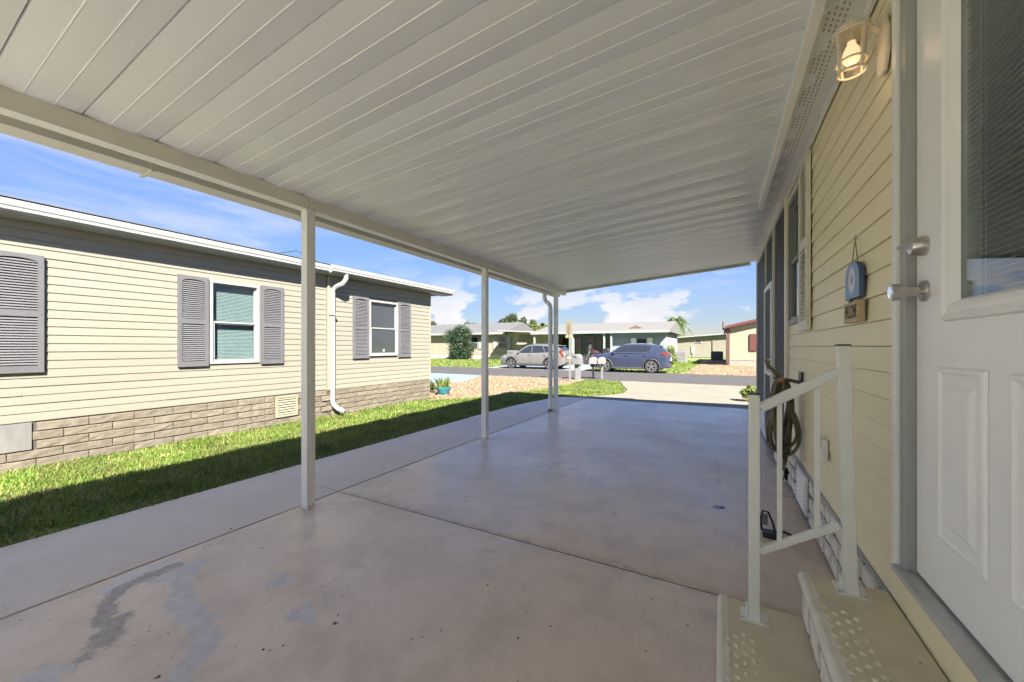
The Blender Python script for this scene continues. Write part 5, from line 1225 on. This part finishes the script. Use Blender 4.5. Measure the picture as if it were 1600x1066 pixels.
# trees behind the houses
defs = [('dark oak tree behind the cream house, left of the palm', 803, 66, 4.9, 2.9, 1.3, M_lf2), ('dark oak crown above the grey roof, next to the yellow palm', 826, 68, 4.6, 2.2, 1.1, M_lf4),
        ('tree tops showing over the cream roof at the house corner', 682, 80, 5.0, 2.4, 1.0, M_lf2), ('small tree crown above the cream roof behind the bush', 737, 82, 5.0, 1.8, .8, M_lf2),
        ('bushy tree between the bush and the corner of the neighbouring house', 704, 84, 4.6, 1.5, .8, M_lf2), ('small tree tip above the blue house roof beside the palm', 1030, 78, 4.6, 1.8, .8, M_lf2)]
for lab, px_, d, zc, rx, rz_, m_ in defs:
    x, y = PX(px_, d); tree('tree', lab, x, y, blob_crown(x, y, zc, rx, rz_, 16, .5, 1.0, int(px_)), 2.6, 5200, .17, m_, .22, group='trees behind the far houses')
def palm(x, y, h, fr, nf, label, m, droop=1.0, thick=.16):
    t = thing('palm_tree', (x, y, 0), label, 'palm', 'palm trees behind the far houses')
    MB().tube([(x, y, -.05), (x + .08, y, h * .5), (x, y, h)], [thick * 1.2, thick, thick * .9], 10).build('trunk', M_bark, t, smooth=True)
    V = []; F = []; q = random.Random(int(x * 10)); st = MB()
    for k in range(nf):
        a = q.uniform(0, 6.283); el = q.uniform(-.1, 1.25); L_ = fr * q.uniform(.8, 1.1); pts = []
        for s in np.linspace(0, 1, 10):
            rr_ = L_ * (s * math.cos(el) * (1 - .15 * s)); zz = h + L_ * (s * math.sin(el) - droop * .75 * s * s)
            pts.append(Vector((x + rr_ * math.cos(a), y + rr_ * math.sin(a), zz)))
        st.tube(pts, [.03 - .0025 * i for i in range(10)], 5)
        sd_ = Vector((-math.sin(a), math.cos(a), 0))
        for i in range(1, 10):
            for f in (0, .33, .66):
                p0 = pts[i - 1].lerp(pts[i], f)
                for s in (-1, 1):
                    ll = L_ * .26 * math.sin(math.pi * min(.97, (i + f) / 10.2) ** .7) + .08; tip = p0 + sd_ * s * ll * .75 + Vector((q.uniform(-.05, .05), q.uniform(-.05, .05), -ll * q.uniform(.35, .8))) + (pts[i] - pts[i - 1]).normalized() * ll * .4
                    w_ = (pts[i] - pts[i - 1]).normalized() * .045; kk = len(V); V += [tuple(p0 - w_), tuple(p0 + w_), tuple(tip)]; F.append((kk, kk + 1, kk + 2))
    st.build('frond_stem', m, t); mesh_np('frond', V, F, m, t)
x, y = PX(1057, 56); palm(x, y, 4.9, 2.9, 26, 'tall feathery palm behind the right end of the blue house', M_lf3, 1.1)
x, y = PX(848, 62); palm(x, y, 4.7, 1.3, 26, 'cabbage palm with green yellow crown behind the red roof', M_lf4, .8)
x, y = PX(834, 60); palm(x, y, 4.0, 1.2, 22, 'smaller yellowish palm touching the dark oak crown', M_lf5, .9)
x, y = PX(1068, 50); leafy = tree('shrub', 'yellow green shrub under the tall palm at the house gable', x, y, blob_crown(x, y, 1.9, .8, .7, 8, .3, .5, 3), .8, 900, .11, M_lf5, .06, 'shrub')
x, y = PX(1047, 24.6); tree('shrub', 'yellow green croton shrub behind the rear of the blue car', x, y, blob_crown(x, y, .7, .28, .5, 9, .16, .28, 8), .3, 900, .07, M_lf5, .03, 'shrub', zmin=.03)
tree('shrub', 'small leafy shrub at the far corner of the screened porch', .58, 10.75, blob_crown(.58, 10.75, .16, .13, .12, 8, .08, .14, 12), .08, 700, .05, M_lf5, .012, 'shrub', zmin=.0)

# far hedge of trees closing the view between the houses
cs = []; rs = []
for k in range(120): cs.append((-110 + k * 1.6 + rng.uniform(-.6, .6), 100 + rng.uniform(-3, 3), rng.uniform(.6, 2.0))); rs.append(rng.uniform(1.2, 2.0))
stuff(tag(leaf_cloud('far_trees', cs, rs, 14000, .32, M_lf2), 'low line of far trees beyond the neighbourhood', 'trees'))

# blue pot with spiky plant, and a small bush beside it
def pot():
    x, y = PX(693, 10.45); t = thing('planter_pot', (x, y, -.02), 'turquoise glazed planter pot at the corner of the neighbouring house', 'planter')
    m = mat('turquoise_glaze', (.03, .15, .19), .3, .3, 7)
    MB().lathe([(.12, 0), (.14, .015), (.185, .17), (.205, .20), (.205, .23), (.18, .23), (.17, .19), (.05, .18)], (x, y, -.02), (0, 0, 1), 24).build('pot', m, t, smooth=True)
    MB().lathe([(.172, .18), (.17, .20), (.02, .205)], (x, y, -.02), (0, 0, 1), 16).build('soil', M_mulch, t)
    p = thing('potted_plant', (x, y, .17), 'spiky green yellow plant growing in the turquoise pot', 'plant')
    V = []; F = []; q = random.Random(3)
    for k in range(130):
        a = q.uniform(0, 6.283); r0 = q.uniform(0, .13); L_ = q.uniform(.16, .36); tl = q.uniform(.05, .6); w_ = q.uniform(.012, .022)
        bx0 = Vector((x + r0 * math.cos(a), y + r0 * math.sin(a), .17)); tip = bx0 + Vector((math.cos(a) * L_ * tl, math.sin(a) * L_ * tl, L_)); sd_ = Vector((-math.sin(a + .5), math.cos(a + .5), 0)) * w_; mid = bx0.lerp(tip, .5) + Vector((0, 0, .02))
        kk = len(V); V += [tuple(v) for v in (bx0 - sd_ * .6, bx0 + sd_ * .6, mid + sd_, mid - sd_, tip, tip)]; F.append((kk, kk + 1, kk + 2, kk + 3)); F.append((kk + 3, kk + 2, kk + 4, kk + 5))
    F2 = [f for f in F]
    me = bpy.data.meshes.new('leaves'); org = ORG[p.name]; me.from_pydata([(a - org[0], b_ - org[1], c - org[2]) for a, b_, c in V], [], [f if f[3] == f[0] + 3 and f[0] % 6 == 0 else f[:3] for f in F2]); me.materials.append(M_lf5)
    o = bpy.data.objects.new('leaves', me); col.objects.link(o); o.parent = p
    x2, y2 = PX(675, 10.9); tree('shrub', 'low green shrub squeezed between turquoise pot and house corner', x2, y2, blob_crown(x2, y2, .16, .12, .10, 6, .08, .13, 2), .08, 420, .035, M_lf3, .01, 'shrub', zmin=-.02)
pot()

# ------------------------------------------------------------------ specks, dirt and litter
def specks(m, scale, thr, colr, amount):
    t = m.node_tree; nn = t.nodes; L = t.links; b_ = nn['Principled BSDF']; src = b_.inputs['Base Color'].links[0].from_socket
    tcn = nn.new('ShaderNodeTexCoord'); vo = nn.new('ShaderNodeTexVoronoi'); L.new(tcn.outputs['Object'], vo.inputs['Vector']); vo.inputs['Scale'].default_value = scale
    nz = nn.new('ShaderNodeTexNoise'); L.new(tcn.outputs['Object'], nz.inputs['Vector']); nz.inputs['Scale'].default_value = scale * .3
    ad = nn.new('ShaderNodeMath'); ad.operation = 'MULTIPLY_ADD'; L.new(nz.outputs['Fac'], ad.inputs[0]); ad.inputs[1].default_value = -.35; L.new(vo.outputs['Distance'], ad.inputs[2])
    mr = nn.new('ShaderNodeMapRange'); L.new(ad.outputs[0], mr.inputs['Value']); mr.inputs['From Min'].default_value = thr; mr.inputs['From Max'].default_value = thr + .03; mr.inputs['To Min'].default_value = amount; mr.inputs['To Max'].default_value = 0
    mi = nn.new('ShaderNodeMix'); mi.data_type = 'RGBA'; L.new(mr.outputs[0], mi.inputs['Factor']); L.new(src, mi.inputs['A']); mi.inputs['B'].default_value = tuple(colr) + (1,); L.new(mi.outputs['Result'], b_.inputs['Base Color'])
specks(M_floor, 16, -.135, (.16, .13, .11), .7)
specks(M_strip, 18, -.13, (.17, .15, .12), .7)
specks(M_tread, 30, -.12, (.14, .12, .08), .7)
V = []; F = []; q = random.Random(21)
for k in range(70):
    if k < 7: (x, y), r = [(p, max(.007, min(.016, r_ * .4))) for p, r_ in spots_o][k]
    else: x, y, r = q.uniform(-4.0, .4), q.uniform(.6, 8.5), q.uniform(.004, .010)
    n = 6; a0 = q.uniform(0, 6.3); e = q.uniform(.4, .9); kk = len(V)
    for i in range(n):
        a = 2 * math.pi * i / n; u, v_ = r * math.cos(a) * q.uniform(.8, 1.3), r * e * math.sin(a); V.append((x + u * math.cos(a0) - v_ * math.sin(a0), y + u * math.sin(a0) + v_ * math.cos(a0), .0015 + q.uniform(0, .003)))
    V.append((x, y, .004 + r * .4)); F += [(kk + i, kk + (i + 1) % n, kk + n) for i in range(n)]
lit = mesh_np('leaf_litter', V, F, mat('dry_leaf_bits', (.07, .045, .03), .9, .3, 20)); stuff(tag(lit, 'tiny dark leaf bits and grit scattered over the carport floor', 'litter'))
